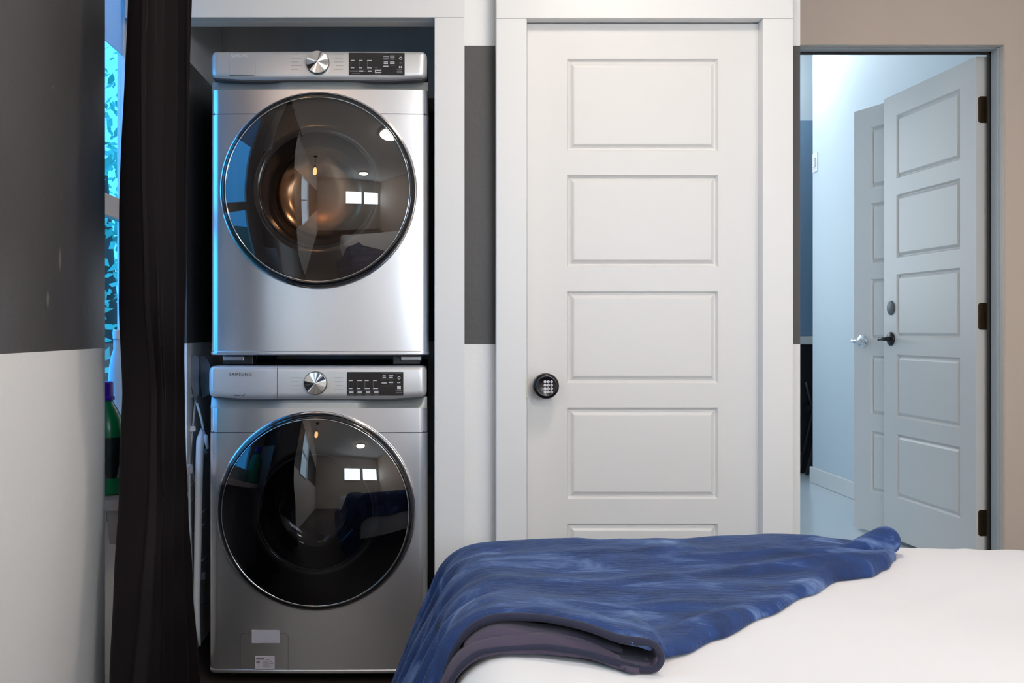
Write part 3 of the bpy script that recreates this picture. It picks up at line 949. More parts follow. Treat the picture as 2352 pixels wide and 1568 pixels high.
def machine(name, washer, cxpx, base_py, top_py, lab):
    x0 = (cxpx - CX) * KM
    zb = CH - (base_py - CY) * KM
    R = empty(name, (x0, 3.2, zb))
    tag(R, lab, 'washer' if washer else 'dryer', 'stacked laundry machines')
    def X(px): return (px - CX) * KM - x0
    def Z(py): return CH - (py - CY) * KM - zb
    Hh = Z(top_py)
    # key heights
    if washer:
        pb, gb, seam, dcx, dcz, dr = Z(915), Z(937), Z(993), X(727), Z(1172), 229 * KM
    else:
        pb, gb, seam, dcx, dcz, dr = Z(187), Z(206), Z(262), X(732), Z(438), 226 * KM
    # main case
    bm = bmesh.new()
    bx(bm, -MW / 2 + 0.004, MW / 2 - 0.004, 0.05, 0.70, 0.01, Hh - 0.012)
    case = mk('case', bm, M_DKSTEEL, R, bevel=0.006)
    # lower front and upper front, with a hole for the door
    bm = bmesh.new()
    extrude_xy(bm, rounded_front(MW, 0.06), 0.012, seam - 0.0012)
    lowf = mk('lower_front', bm, M_SILVER, R)
    bm = bmesh.new()
    extrude_xy(bm, rounded_front(MW - 0.002, 0.06), seam + 0.0012, gb)
    upf = mk('upper_front', bm, M_SILVER, R)
    hole = dr - 0.012
    for o in (case, lowf, upf):
        cb = bmesh.new()
        d0, d1_ = (-0.1, 0.5)
        lathe(cb, [(0, d0), (hole if o is not case else 0.235, d0), (hole if o is not case else 0.235, d1_), (0, d1_)], 96, (dcx, 0, dcz))
        cut(o, cb)
        smooth_angle(o, 30)
    xi = math.sqrt(hole ** 2 - (seam - dcz) ** 2) + 0.004
    for a0, a1 in ((-MW / 2 + 0.012, dcx - xi), (dcx + xi, MW / 2 - 0.012)):
        boxes('seam_strip', [(a0, a1, 0.004, 0.04, seam - 0.004, seam + 0.004)], M_SEAM_SHADE, R)
    # rolled lower edge
    bm = bmesh.new()
    extrude_xy(bm, [(x_ * 1.003, y_ - 0.003) for x_, y_ in rounded_front(MW, 0.06)], 0.0, 0.013)
    smooth_angle(mk('bottom_edge', bm, M_SILVER, R, bevel=0.004, seg=3), 40)
    # grip recess: slopes back under the control panel
    bm = bmesh.new()
    n = 34
    top, bot, mid = [], [], []
    for k in range(n + 1):
        x = -MW / 2 + 0.002 + (MW - 0.004) * k / n
        u = abs(x) / (MW / 2)
        side = min(1.0, max(0.0, (u - 0.36) / 0.10))            # deeper scoops left and right
        if washer and x > 0:
            side *= 0.75
        edge = max(0.0, (u - 0.95) / 0.05)
        yf = -0.006 * (1 - u * u) + edge * edge * 0.022
        top.append(bm.verts.new((x, yf + 0.010 + 0.020 * side * (1 - edge), pb + 0.004)))
        mid.append(bm.verts.new((x, yf + 0.005 + 0.012 * side * (1 - edge), (pb * 0.45 + gb * 0.55))))
        bot.append(bm.verts.new((x, yf + 0.0005, gb)))
    for k in range(n):
        bm.faces.new((top[k], top[k + 1], mid[k + 1], mid[k]))
        bm.faces.new((mid[k], mid[k + 1], bot[k + 1], bot[k]))
    mk('grip_recess', bm, M_GRIP, R, smooth=True)
    # control panel, bowed and rounded
    cxa, cxb = (X(482), X(980)) if washer else (X(487), X(981))
    def panel_piece(nm, a, b, rl_, rr_):
        bm_ = bmesh.new()
        z0, z1 = pb, Hh
        r = 0.016
        cols = 40
        def cz(x, top_):
            # rounded corner of the whole panel outline
            e = 0
            if x - cxa < r:
                e = r - math.sqrt(max(0, r * r - (r - (x - cxa)) ** 2))
            if cxb - x < r:
                e = r - math.sqrt(max(0, r * r - (r - (cxb - x)) ** 2))
            if top_:
                return z1 - e
            lift = 0.008 * max(0, (abs(x - (cxa + cxb) / 2) / ((cxb - cxa) / 2) - 0.62) / 0.38) ** 1.5
            return z0 + e * 0.8 + lift * (1 if True else 0)
        xs = [a + (b - a) * (0.5 - 0.5 * math.cos(PI * k / cols)) for k in range(cols + 1)]
        def yf(x):
            u = (x - (cxa + cxb) / 2) / ((cxb - cxa) / 2)
            return -0.030 + 0.006 * u * u + 0.016 * max(0, (abs(u) - 0.955) / 0.045) ** 2.2
        prof_ = [(0.0, 0.045), (0.0, 0.008), (0.05, 0.003), (0.12, 0.0006), (0.2, 0.0), (0.84, 0.0), (0.93, 0.0012), (0.975, 0.005), (1.0, 0.014), (1.0, 0.09)]
        ring = []
        for x in xs:
            zl, zh = cz(x, False), cz(x, True)
            ring.append([bm_.verts.new((x, yf(x) + d_, zl + (zh - zl) * t_)) for t_, d_ in prof_])
        for i in range(cols):
            for j in range(len(prof_) - 1):
                bm_.faces.new((ring[i][j], ring[i + 1][j], ring[i + 1][j + 1], ring[i][j + 1]))
        bm_.faces.new(ring[0])
        bm_.faces.new(ring[-1][::-1])
        o_ = mk(nm, bm_, M_PANEL, R)
        return smooth_angle(o_, 45), yf
    if washer:
        split = X(640)
        _, yf = panel_piece('detergent_drawer', cxa, split - 0.0008, 0.016, 0)
        _, yf = panel_piece('control_panel', split + 0.0008, cxb, 0, 0.016)
    else:
        _, yf = panel_piece('control_panel', cxa, cxb, 0.016, 0.016)
    # dark strip added as the shadow line under the panel lip
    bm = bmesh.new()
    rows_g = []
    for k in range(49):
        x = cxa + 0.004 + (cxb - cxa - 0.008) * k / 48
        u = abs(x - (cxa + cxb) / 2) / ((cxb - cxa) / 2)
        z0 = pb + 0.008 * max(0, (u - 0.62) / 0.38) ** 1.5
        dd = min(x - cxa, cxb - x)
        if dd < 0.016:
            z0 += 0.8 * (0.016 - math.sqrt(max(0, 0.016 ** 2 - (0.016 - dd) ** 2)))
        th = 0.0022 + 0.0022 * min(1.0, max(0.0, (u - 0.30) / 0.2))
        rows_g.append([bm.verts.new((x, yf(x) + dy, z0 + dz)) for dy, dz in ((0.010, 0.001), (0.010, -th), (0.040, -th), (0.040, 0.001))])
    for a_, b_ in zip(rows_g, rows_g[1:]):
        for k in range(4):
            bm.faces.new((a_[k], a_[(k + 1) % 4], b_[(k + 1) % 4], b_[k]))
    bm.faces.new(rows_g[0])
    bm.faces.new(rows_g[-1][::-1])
    mk('lip_shadow', bm, M_SEAM_SHADE, R)
    # dial: black collar, faceted metal cap
    dx, dz = (X(728), Z(878)) if washer else (X(733), Z(151))
    dial = empty('dial')
    dial.parent = R
    dial.location = (dx, yf(dx), dz)
    lathe_obj('collar', [(0.0, 0.004), (0.0365, 0.004), (0.0365, -0.006), (0.0350, -0.012), (0, -0.012)], M_BEZEL, dial, 48, smooth=False)
    bm = bmesh.new()
    rr0, cap_y, nseg = 0.0335, -0.022, 60
    c0 = bm.verts.new((0, cap_y - 0.0012, 0))
    rim = []
    for k in range(nseg):
        a = 2 * PI * k / nseg
        wob = 0.0030 * math.sin(4 * a + 0.5) + 0.0015 * math.sin(6 * a)
        rim.append(bm.verts.new((rr0 * math.cos(a), cap_y + wob * 0.5 + 0.0016, rr0 * math.sin(a))))
    base = [bm.verts.new((rr0 * 1.02 * math.cos(2 * PI * k / nseg), -0.0115, rr0 * 1.02 * math.sin(2 * PI * k / nseg))) for k in range(nseg)]
    for k in range(nseg):
        k2 = (k + 1) % nseg
        bm.faces.new((c0, rim[k], rim[k2]))
        bm.faces.new((rim[k], base[k], base[k2], rim[k2]))
    mk('cap', bm, M_FACET, dial, smooth=False)
    # cycle lines
    rows_ = (855, 866, 875, 884, 893) if washer else (130, 139.5, 148, 156.5, 165)
    for side, (a0, a1) in (('l', (672, 697)), ('r', (770, 790))):
        for q, py in enumerate(rows_):
            aa, bb_ = (a0 + (3 if q in (0,) else 0), a1 - (8 if q in (0, 2, 4) else 0)) if side == 'l' else (a0 + (4 if q in (3,) else 0), a1)
            xa, xb = X(aa), X(bb_)
            xm = (xa + xb) / 2
            boxes('cycle_mark', [(xa, xb, yf(xm) - 0.0006, yf(xm) + 0.002, Z(py) - 0.0005, Z(py) + 0.0005)], M_LINE, R)
    # display
    da, db, dt, dbm = (X(799), X(927), Z(853), Z(907)) if washer else (X(803), X(930), Z(127), Z(178))
    dmx = (da + db) / 2
    ydp = yf(dmx)
    sl = (yf(db) - yf(da)) / (db - da)
    bm = bmesh.new()
    extrude_xz(bm, rrect(da, db, dbm, dt, 0.0015, 3), 0.004, -0.0012)
    for v in bm.verts:
        v.co.y += ydp + sl * (v.co.x - dmx)
    disp = mk('display', bm, M_DISP, R)
    prints = []
    dim = []
    if washer:
        def DX(u): return X(470 + u * 540 / 2352)
        def DZ(v): return Z(800 + v * 220 / 958)
        for xa in (1450, 1530, 1608, 1690):
            prints += [(xa, xa + 34 + (20 if xa == 1530 else 6), 312, 321), (xa, xa + 36 + (14 if xa > 1600 else 0), 390, 399)]
            dim += [(xa, xa + 4, 325, 386)]
        for xa in (1455, 1536, 1620, 1702):
            prints += [(xa, xa + 42, 424, 438)]
            dim += [(xa - 14, xa + 52, 412, 415), (xa - 14, xa + 52, 448, 451), (xa + 5, xa + 45, 456, 460)]
        prints += [(1786, 1816, 264, 270), (1784, 1818, 280, 288), (1846, 1890, 264, 272), (1850, 1886, 280, 290), (1776, 1824, 335, 345), (1846, 1890, 328, 340), (1930, 1962, 334, 341), (1930, 1966, 368, 400)]
        dim += [(1780, 1900, 242, 246), (1910, 1980, 240, 246), (1766, 1904, 300, 303), (1766, 1904, 368, 372), (1914, 1980, 412, 422), (1914, 1980, 432, 442), (1854, 1880, 348, 354)]
        oc = (DX(1948), DZ(290))
    else:
        def DX(u): return X(460 + u * 560 / 2352)
        def DZ(v): return Z(90 + v * 210 / 882)
        for xa, w_ in ((1460, 36), (1538, 34), (1616, 46)):
            prints += [(xa, xa + w_, 226, 234), (xa, xa + w_ - 2, 296, 304)]
            dim += [(xa, xa + 4, 234, 296)]
        prints += [(1540, 1580, 325, 337), (1622, 1660, 325, 337), (1690, 1752, 318, 325), (1690, 1752, 338, 345), (1690, 1696, 325, 338), (1770, 1824, 185, 191), (1770, 1824, 200, 208), (1834, 1878, 182, 190), (1834, 1878, 198, 207),
                   (1774, 1814, 240, 247), (1774, 1814, 254, 262), (1834, 1878, 240, 247), (1834, 1878, 253, 261), (1770, 1820, 279, 288), (1924, 1950, 249, 254), (1920, 1932, 282, 300), (1938, 1950, 282, 300)]
        dim += [(1450, 1530, 325, 338), (1588, 1608, 328, 336), (1690, 1716, 296, 302), (1832, 1888, 272, 276), (1770, 1820, 215, 222), (1836, 1878, 215, 222), (1900, 1952, 314, 320), (1900, 1952, 328, 345), (1450, 1680, 312, 314), (1690, 1750, 355, 359), (1470, 1550, 352, 357)]
        oc = (DX(1936), DZ(207))
    for nm, lst, mm in (('display_print', prints, M_PRINT), ('display_print_dim', dim, M_DIMPRINT)):
        bm = bmesh.new()
        for (a, b, c, d) in lst:
            xa, xb = DX(a), DX(b)
            yy = ydp + sl * ((xa + xb) / 2 - dmx)
            bx(bm, xa, xb, yy - 0.0016, yy - 0.001, DZ(d), DZ(c))
        if nm == 'display_print':
            yy = ydp + sl * (oc[0] - dmx)
            ring_ = []
            for k in range(20):
                a = 2 * PI * k / 20
                ring_.append([bm.verts.new((oc[0] + q_ * math.cos(a), yy - 0.0016, oc[1] + q_ * math.sin(a))) for q_ in (0.0028, 0.0048)])
            for k in range(20):
                k2 = (k + 1) % 20
                bm.faces.new((ring_[k][0], ring_[k][1], ring_[k2][1], ring_[k2][0]))
        o_ = mk(nm, bm, mm, disp)
        o_['kind'] = 'stuff'
    # brand lettering and small marks
    if washer:
        lx, lz_ = X(531), Z(861.5)
        text_mesh('lettering', 'SAMSUNG', 0.0125, M_LOGO, R, (lx, yf(X(562)) - 0.0004, lz_), 0.0004, rot=(PI / 2, 0, math.atan((yf(X(592)) - yf(X(531))) / (X(592) - X(531)))), spacing=1.28, sx_=1.02)
        boxes('drawer_mark', [(X(541), X(556), yf(X(548)) - 0.0005, yf(X(548)) + 0.002, Z(907.3), Z(906.2))], M_LOGO, R)
        bm = bmesh.new()
        tube(bm, [(X(560), yf(X(562)), Z(907)), (X(563.5), yf(X(562)), Z(906)), (X(566), yf(X(562)), Z(903))], [0.0012, 0.0017, 0.0006], 6)
        mk('drawer_mark', bm, M_LOGO, R)
    else:
        lx, lz_ = X(535), Z(136.8)
        text_mesh('lettering', 'SAMSUNG', 0.0125, M_LOGO2, R, (lx, yf(X(555)) - 0.0012, lz_), 0.0004, rot=(PI / 2, 0, math.atan((yf(X(580)) - yf(X(531))) / (X(580) - X(531)))), spacing=0.95, sx_=0.92)
        y_ = yf(X(560))
        boxes('filter_slot', [(X(531.5), X(590), y_ - 0.0004, y_ + 0.004, Z(178.6), Z(177.6))], M_SEAM_SHADE, R)
        for a_ in (531, 590):
            boxes('filter_edge', [(X(a_), X(a_) + 0.0005, yf(X(a_)) - 0.0003, y_ + 0.004, Z(178), Z(146))], M_LINE, R)
    # door: chrome rim, black bezel, smoked dome, inner bowl
    D = empty('door_hatch')
    D.parent = R
    D.location = (dcx, -0.006, dcz)
    D['label'] = 'round smoked glass hatch'
    lathe_obj('rim', [(dr - 0.012, 0.012), (dr - 0.001, 0.010), (dr, 0.002), (dr - 0.0008, -0.004), (dr - 0.003, -0.007), (dr - 0.006, -0.007)], M_CHROME, D, 160)
    lathe_obj('bezel', [(dr - 0.004, -0.004), (dr - 0.006, -0.016), (dr - 0.010, -0.024), (dr - 0.016, -0.029), (dr - 0.021, -0.0305), (dr - 0.022, -0.029), (dr - 0.024, -0.022), (dr - 0.026, -0.01)], M_BEZEL, D, 160)
    g0 = dr - 0.0225
    lathe_obj('inner_trim', [(g0 + 0.0012, -0.0300), (g0 + 0.0003, -0.0318), (g0 - 0.0012, -0.0318), (g0 - 0.0018, -0.030)], M_CHROME, D, 160)
    # dome: gentle sphere cap
    rise = 0.060
    Rs = (g0 * g0 + rise * rise) / (2 * rise)
    pr = []
    for k in range(25):
        r = g0 * (1 - k / 24)
        pr.append((r, -0.030 - (math.sqrt(Rs * Rs - r * r) - (Rs - rise))))
    lathe_obj('glass', pr, M_GLASSW if washer else M_GLASSD, D, 160)
    bowl_m = M_BOWLW if washer else M_BOWLD
    # annular black mask and bowl dipping into the drum
    lathe_obj('inner_ring', [(g0 + 0.002, -0.016), (0.2, -0.022), (0.183, -0.022), (0.178, -0.019)], bowl_m, D, 128)
    lathe_obj('bowl', [(0.180, -0.021), (0.174, -0.006), (0.168, 0.02), (0.158, 0.07), (0.148, 0.10), (0.130, 0.118), (0.10, 0.126), (0.05, 0.130), (0, 0.131)], bowl_m, D, 128)
    lathe_obj('bowl_ring', [(0.1815, -0.0225), (0.179, -0.0250), (0.176, -0.0225)], M_DKSTEEL, D, 128)
    if not washer:
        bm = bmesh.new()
        # copper-coloured metal standing in for the lamp's warm glow in the bowl
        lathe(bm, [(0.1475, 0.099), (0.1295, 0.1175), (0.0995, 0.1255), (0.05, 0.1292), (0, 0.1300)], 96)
        mk('bowl_base', bm, mat('bowl_base_glow', (0.27, 0.16, 0.09), 0.17, 0.95, Coat_Weight=0.3), D, smooth=True)
    # drum behind the bowl
    lathe_obj('drum', [(0.2345, 0.055), (0.2345, 0.46), (0.20, 0.488), (0, 0.492)], M_DRUMW if washer else M_DRUM, R, 64, origin=(dcx, 0, dcz))
    if washer:
        # service flap with tape and rating label
        yfl = -0.006
        fl = rrect(X(552), X(663), Z(1540), Z(1453), 0.010, 5, 0.002)
        bm = bmesh.new()
        n_f = len(fl)
        cxm, czm = (X(552) + X(663)) / 2, (Z(1540) + Z(1453)) / 2
        def yloc(x): return -0.006 * (1 - (x / (MW / 2 - 0.028)) ** 2)
        a_ = [bm.verts.new((x, yloc(x) - 0.0008, z)) for x, z in fl]
        b_ = [bm.verts.new((cxm + (x - cxm) * 0.984, yloc(x) - 0.0008, czm + (z - czm) * 0.984)) for x, z in fl]
        c_ = [bm.verts.new((x, yloc(x) + 0.002, z)) for x, z in fl]
        for i in range(n_f):
            j = (i + 1) % n_f
            bm.faces.new((a_[i], a_[j], b_[j], b_[i]))
            bm.faces.new((a_[i], c_[i], c_[j], a_[j]))
        mk('flap_edge', bm, mat('flap_edge_metal', (0.34, 0.32, 0.30), 0.3, 0.9), R)
        xm = X(611)
        boxes('tape', [(X(579), X(643), yloc(xm) - 0.0018, yloc(xm) + 0.004, Z(1475), Z(1446))], mat('pale_tape', (0.55, 0.56, 0.66), 0.4), R)
        lab_ = boxes('rating_label', [(X(586.5), X(631.5), yloc(xm) - 0.0016, yloc(xm) + 0.004, Z(1534.5), Z(1505.5))], mat('white_label', (0.62, 0.60, 0.68), 0.5), R)
        M_INK = mat('label_ink', (0.16, 0.15, 0.17), 0.6)
        M_INK2 = mat('label_ink_pale', (0.36, 0.34, 0.40), 0.6)
        def LX(u): return X(540 + u * 140 / 1591)
        def LZ(v): return Z(1430 + v * 138 / 1568)
        for nm, lst, mm in (('label_print', [(560, 770, 900, 918), (820, 920, 943, 952), (565, 600, 990, 1040), (600, 655, 990, 1020), (905, 1005, 1040, 1050), (930, 970, 985, 1000)], M_INK),
                            ('label_print_pale', [(560, 770, 922, 946)] + [(735, 890, 985 + 24 * q, 998 + 24 * q) for q in range(7)] + [(890, 985, 1100, 1110), (615, 625, 1040, 1080)], M_INK2)):
            bm = bmesh.new()
            for (a, b, c, d) in lst:
                bx(bm, LX(a), LX(b), yloc(xm) - 0.0020, yloc(xm) - 0.0014, LZ(d), LZ(c))
            o_ = mk(nm, bm, mm, lab_)
            o_['kind'] = 'stuff'
        for fx in (-0.28, 0.28):
            for fy in (0.08, 0.62):
                lathe_obj('foot', [(0, -zb + 0.0005), (0.022, -zb + 0.0005), (0.022, -zb + 0.010), (0.012, -zb + 0.012), (0.012, 0.012), (0, 0.012)], M_BLACK, R, 20, origin=(fx, fy, 0), axis='Z', smooth=False)
        boxes('top_lid', [(-MW / 2 + 0.004, MW / 2 - 0.004, 0.062, 0.70, Hh - 0.0125, Hh - 0.001)], M_DKSTEEL, R, bevel=0.004)
    else:
        gap = zb - (CH - (840 - CY) * KM)
        for sx_ in (-1, 1):
            boxes('stacking_bracket', [(sx_ * 0.27 - 0.045, sx_ * 0.27 + 0.045, 0.10, 0.16, -gap + 0.0004, 0.012)], M_DKSTEEL, R, bevel=0.003)
            boxes('bracket_plate', [(sx_ * 0.285 - 0.033, sx_ * 0.285 + 0.033, 0.082, 0.10, -0.020, -0.006)], mat('bracket_steel', (0.45, 0.46, 0.48), 0.35, 0.8), R, bevel=0.002)
            boxes('rear_foot', [(sx_ * 0.27 - 0.03, sx_ * 0.27 + 0.03, 0.60, 0.66, -gap + 0.0004, 0.012)], M_BLACK, R)
    return R

washer = machine('washing_machine', True, 731, 1545, 840, 'silver front-loading washer at the bottom of the laundry stack')
dryer = machine('tumble_dryer', False, 733.5, 815, 122, 'silver tumble dryer stacked on top of the washer')

# ------------------------------------------------------------------ bed
BX0, BR, BY1, BTOP = 0.02, 0.10, 2.41, 0.60
M_SHEET = add_bump(mat('white_cotton', (0.84, 0.84, 0.86), 0.75, Sheen_Weight=0.1), 6, 0.25, 0.01)
M_BEDBASE = mat('dark_bed_base', (0.03, 0.027, 0.027), 0.7)
bed = empty('bed', (1.06, 1.55, 0.0))
tag(bed, 'bed with smooth white duvet in the foreground', 'bed')
def bed_noise(x, y):
    return 0.007 * noise.noise(Vector((x * 2.6, y * 2.6, 0.3))) + 0.0025 * math.sin(x * 6 + y * 9)
def wrinkle(x, y):
    # shallow folds near the far right edge
    w = 0.0
    for a, b, c, s in ((1.13, 2.20, -0.55, 0.018), (1.24, 2.24, -0.62, 0.02), (1.36, 2.20, -0.5, 0.02), (1.02, 1.95, -0.9, 0.022)):
        d = (x - a) * math.cos(c) + (y - b) * math.sin(c)
        e = -(x - a) * math.sin(c) + (y - b) * math.cos(c)
        w += 0.004 * math.exp(-(d / s) ** 2) * math.exp(-(e / 0.22) ** 2)
    return w
xs = [(BX0 - 0.002, 0.46), (BX0 - 0.004, 0.34), (BX0 - 0.002, 0.22), (BX0, 0.13)]
for k in range(9):
    a = PI / 2 * (1 - k / 8)
    xs.append((BX0 + BR - BR * math.sin(a), BR - BR * math.cos(a)))
xs += [(BX0 + BR + (2.02 - BX0 - BR) * k / 70, 0.0) for k in range(1, 71)]
for k in range(1, 9):
    a = PI / 2 * k / 8
    xs.append((2.02 + BR * math.sin(a), BR - BR * math.cos(a)))
xs += [(2.12, 0.22), (2.12, 0.46)]
ys = [(0.70, 0.46), (0.70, 0.22)]
for k in range(9):
    a = PI / 2 * (1 - k / 8)
    ys.append((0.80 - BR * math.sin(a), BR - BR * math.cos(a)))
ys += [(0.80 + (BY1 - BR - 0.80) * k / 60, 0.0) for k in range(1, 61)]
for k in range(1, 9):
    a = PI / 2 * k / 8
    ys.append((BY1 - BR + BR * math.sin(a), BR - BR * math.cos(a)))
ys += [(BY1, 0.22), (BY1 + 0.004, 0.34), (BY1, 0.46)]
def duv(i, j):
    x, dx_ = xs[i]
    y, dy_ = ys[j]
    z = BTOP - min(0.46, math.hypot(dx_, dy_) if dx_ < 0.11 and dy_ < 0.11 else max(dx_, dy_) + 0.3 * min(dx_, dy_))
    if dx_ < 0.09 and dy_ < 0.09:
        z += bed_noise(x, y) + wrinkle(x, y)
    return (x - 1.06, y - 1.55, z)
bm = bmesh.new()
grid(bm, duv, len(xs), len(ys))
mk('duvet', bm, M_SHEET, bed, smooth=True)
boxes('mattress', [(0.06 - 1.06, 2.09 - 1.06, 0.74 - 1.55, 2.37 - 1.55, 0.24, 0.47)], M_SHEET, bed, bevel=0.03)
boxes('bed_base', [(0.07 - 1.06, 2.08 - 1.06, 0.75 - 1.55, 2.36 - 1.55, 0.08, 0.235)], M_BEDBASE, bed, bevel=0.005)
for a, b in ((-0.93, -0.73), (-0.93, 0.74), (0.95, -0.73), (0.95, 0.74)):
    boxes('leg', [(a - 0.03, a + 0.03, b - 0.03, b + 0.03, 0.0005, 0.079)], M_BEDBASE, bed)

# ------------------------------------------------------------------ blue plush blanket
M_BLANK = mat('blue_plush', (0.03, 0.07, 0.2), 0.85, Sheen_Weight=0.26, Sheen_Roughness=0.3)
b_ = M_BLANK.node_tree.nodes['Principled BSDF']
b_.inputs['Sheen Tint'].default_value = (0.45, 0.62, 0.95, 1)
tcn = N(M_BLANK, 'ShaderNodeTexCoord')
mp = N(M_BLANK, 'ShaderNodeMapping')
mp.inputs['Scale'].default_value = (3.2, 7.0, 5.0)
mp.inputs['Rotation'].default_value = (0, 0, 0.35)
n1 = N(M_BLANK, 'ShaderNodeTexNoise')
n1.inputs['Scale'].default_value = 1.6
n1.inputs['Detail'].default_value = 7
n1.inputs['Roughness'].default_value = 0.62
n1.inputs['Distortion'].default_value = 0.8
L(M_BLANK, tcn.outputs['Object'], mp.inputs[0])
L(M_BLANK, mp.outputs[0], n1.inputs['Vector'])
cr = N(M_BLANK, 'ShaderNodeValToRGB')
cr.color_ramp.elements[0].position = 0.30
cr.color_ramp.elements[0].color = (0.007, 0.019, 0.072, 1)
cr.color_ramp.elements[1].position = 0.74
cr.color_ramp.elements[1].color = (0.17, 0.27, 0.52, 1)
e = cr.color_ramp.elements.new(0.55)
e.color = (0.012, 0.047, 0.185, 1)
L(M_BLANK, n1.outputs[0], cr.inputs[0])
L(M_BLANK, cr.outputs[0], b_.inputs['Base Color'])
n2 = N(M_BLANK, 'ShaderNodeTexNoise')
n2.inputs['Scale'].default_value = 260
n2.inputs['Detail'].default_value = 3
L(M_BLANK, tcn.outputs['Object'], n2.inputs['Vector'])
n3 = N(M_BLANK, 'ShaderNodeTexNoise')
n3.inputs['Scale'].default_value = 30
n3.inputs['Detail'].default_value = 4
mp3 = N(M_BLANK, 'ShaderNodeMapping')
mp3.inputs['Scale'].default_value = (1.0, 3.0, 1.5)
L(M_BLANK, tcn.outputs['Object'], mp3.inputs[0])
L(M_BLANK, mp3.outputs[0], n3.inputs['Vector'])
ad = math_n(M_BLANK, 'ADD', math_n(M_BLANK, 'MULTIPLY', n2.outputs[0], 0.35), n3.outputs[0])
bu = N(M_BLANK, 'ShaderNodeBump')
bu.inputs['Strength'].default_value = 0.6
bu.inputs['Distance'].default_value = 0.005
L(M_BLANK, ad, bu.inputs['Height'])
L(M_BLANK, bu.outputs[0], b_.inputs['Normal'])
M_UNDER = add_bump(mat('plum_plush_underside', (0.062, 0.047, 0.082), 0.9, Sheen_Weight=0.1), 200, 0.3, 0.003)

M_HEM = add_bump(mat('dark_plush_hem', (0.016, 0.018, 0.042), 0.9, Sheen_Weight=0.1), 200, 0.3, 0.003)
bk = empty('blanket', (0.45, 2.0, 0.60))
tag(bk, 'navy blue plush blanket thrown over the corner of the bed', 'blanket')
UC = BX0 + BR            # where the left roll-off starts
TH = 1.15
RA = BR + 0.012
def left_map(u):
    """arc-length coordinate across the bed edge -> (x, drop)"""
    if u >= UC:
        return u, 0.0
    s = UC - u
    if s < TH * RA:
        a = s / RA
        return UC - RA * math.sin(a), RA * (1 - math.cos(a))
    s2 = s - TH * RA
    return UC - RA * math.sin(TH) - s2 * math.cos(TH) * 0.92, RA * (1 - math.cos(TH)) + s2 * math.sin(TH)
def far_map(v):
    c = BY1 - BR
    if v <= c:
        return v, 0.0
    s = v - c
    if s < 1.45 * RA:
        a = s / RA
        return c + RA * math.sin(a), RA * (1 - math.cos(a))
    s2 = s - 1.45 * RA
    return c + RA * math.sin(1.45) + s2 * math.cos(1.45), RA * (1 - math.cos(1.45)) + s2 * math.sin(1.45)
YN = [(-0.60, 1.72), (-0.30, 1.66), (-0.10, 1.635), (0.0, 1.63), (0.07, 1.625), (0.16, 1.60), (0.24, 1.535), (0.285, 1.482), (0.312, 1.480), (0.335, 1.53), (0.37, 1.56), (0.45, 1.65), (0.57, 1.77), (0.69, 1.90), (0.80, 2.03), (0.87, 2.06), (0.93, 2.12), (0.98, 2.19), (1.01, 2.25)]
BUMP = [(0.02, 0.0), (0.12, 0.0), (0.25, 0.008), (0.45, 0.010), (0.58, 0.010), (0.72, 0.022), (0.84, 0.020), (0.95, 0.006), (1.0, 0.004)]
LIFT = [(-0.5, 0.010), (-0.1, 0.020), (0.02, 0.034), (0.12, 0.036), (0.22, 0.040), (0.29, 0.042), (0.325, 0.030), (0.345, 0.004), (0.40, 0.0)]
NU, NVR = 170, 110
U0, U1 = -0.52, 1.01
def blank_pt(u, v, dn, off=0.0):
    x, dl = left_map(u)
    y, df = far_map(v)
    hang = min(1.0, max(0.0, (UC - u) / 0.25))
    z = BTOP - dl - df + 0.016 + off
    z += interp(BUMP, u) * math.exp(-((v - 2.22) / 0.16) ** 2)
    nz = 0.008 * noise.noise(Vector((u * 4.5 + 3, v * 6.5, 2.0))) + 0.0045 * noise.noise(Vector((u * 11 + v * 5, v * 14 - u * 6, 5.0)))
    z += nz * (1 - 0.6 * hang)
    # diagonal soft folds
    for (a0, b0, ang_, s_, len_, amp_) in ((0.33, 1.78, 0.12, 0.020, 0.22, 0.007), (0.60, 2.02, 0.25, 0.022, 0.22, 0.010), (0.75, 2.14, 0.10, 0.018, 0.20, 0.009), (0.45, 1.70, 0.7, 0.016, 0.10, 0.009), (0.20, 1.95, -0.1, 0.03, 0.2, 0.005), (0.85, 2.10, 0.35, 0.015, 0.12, 0.011), (0.40, 2.18, 0.05, 0.025, 0.25, 0.006)):
        d = -(u - a0) * math.sin(ang_) + (v - b0) * math.cos(ang_)
        e_ = (u - a0) * math.cos(ang_) + (v - b0) * math.sin(ang_)
        z += amp_ * math.exp(-(d / s_) ** 2) * math.exp(-(e_ / len_) ** 2)
    # vertical ripples in the hanging side
    rip = hang * (0.013 * math.sin(v * 46 + 2.5 * math.sin(u * 5)) + 0.008 * math.sin(v * 83 + u * 9 + 1))
    x -= rip + 0.006 * hang * noise.noise(Vector((u * 6, v * 9, 9)))
    y += 0.25 * rip
    return x, y, z
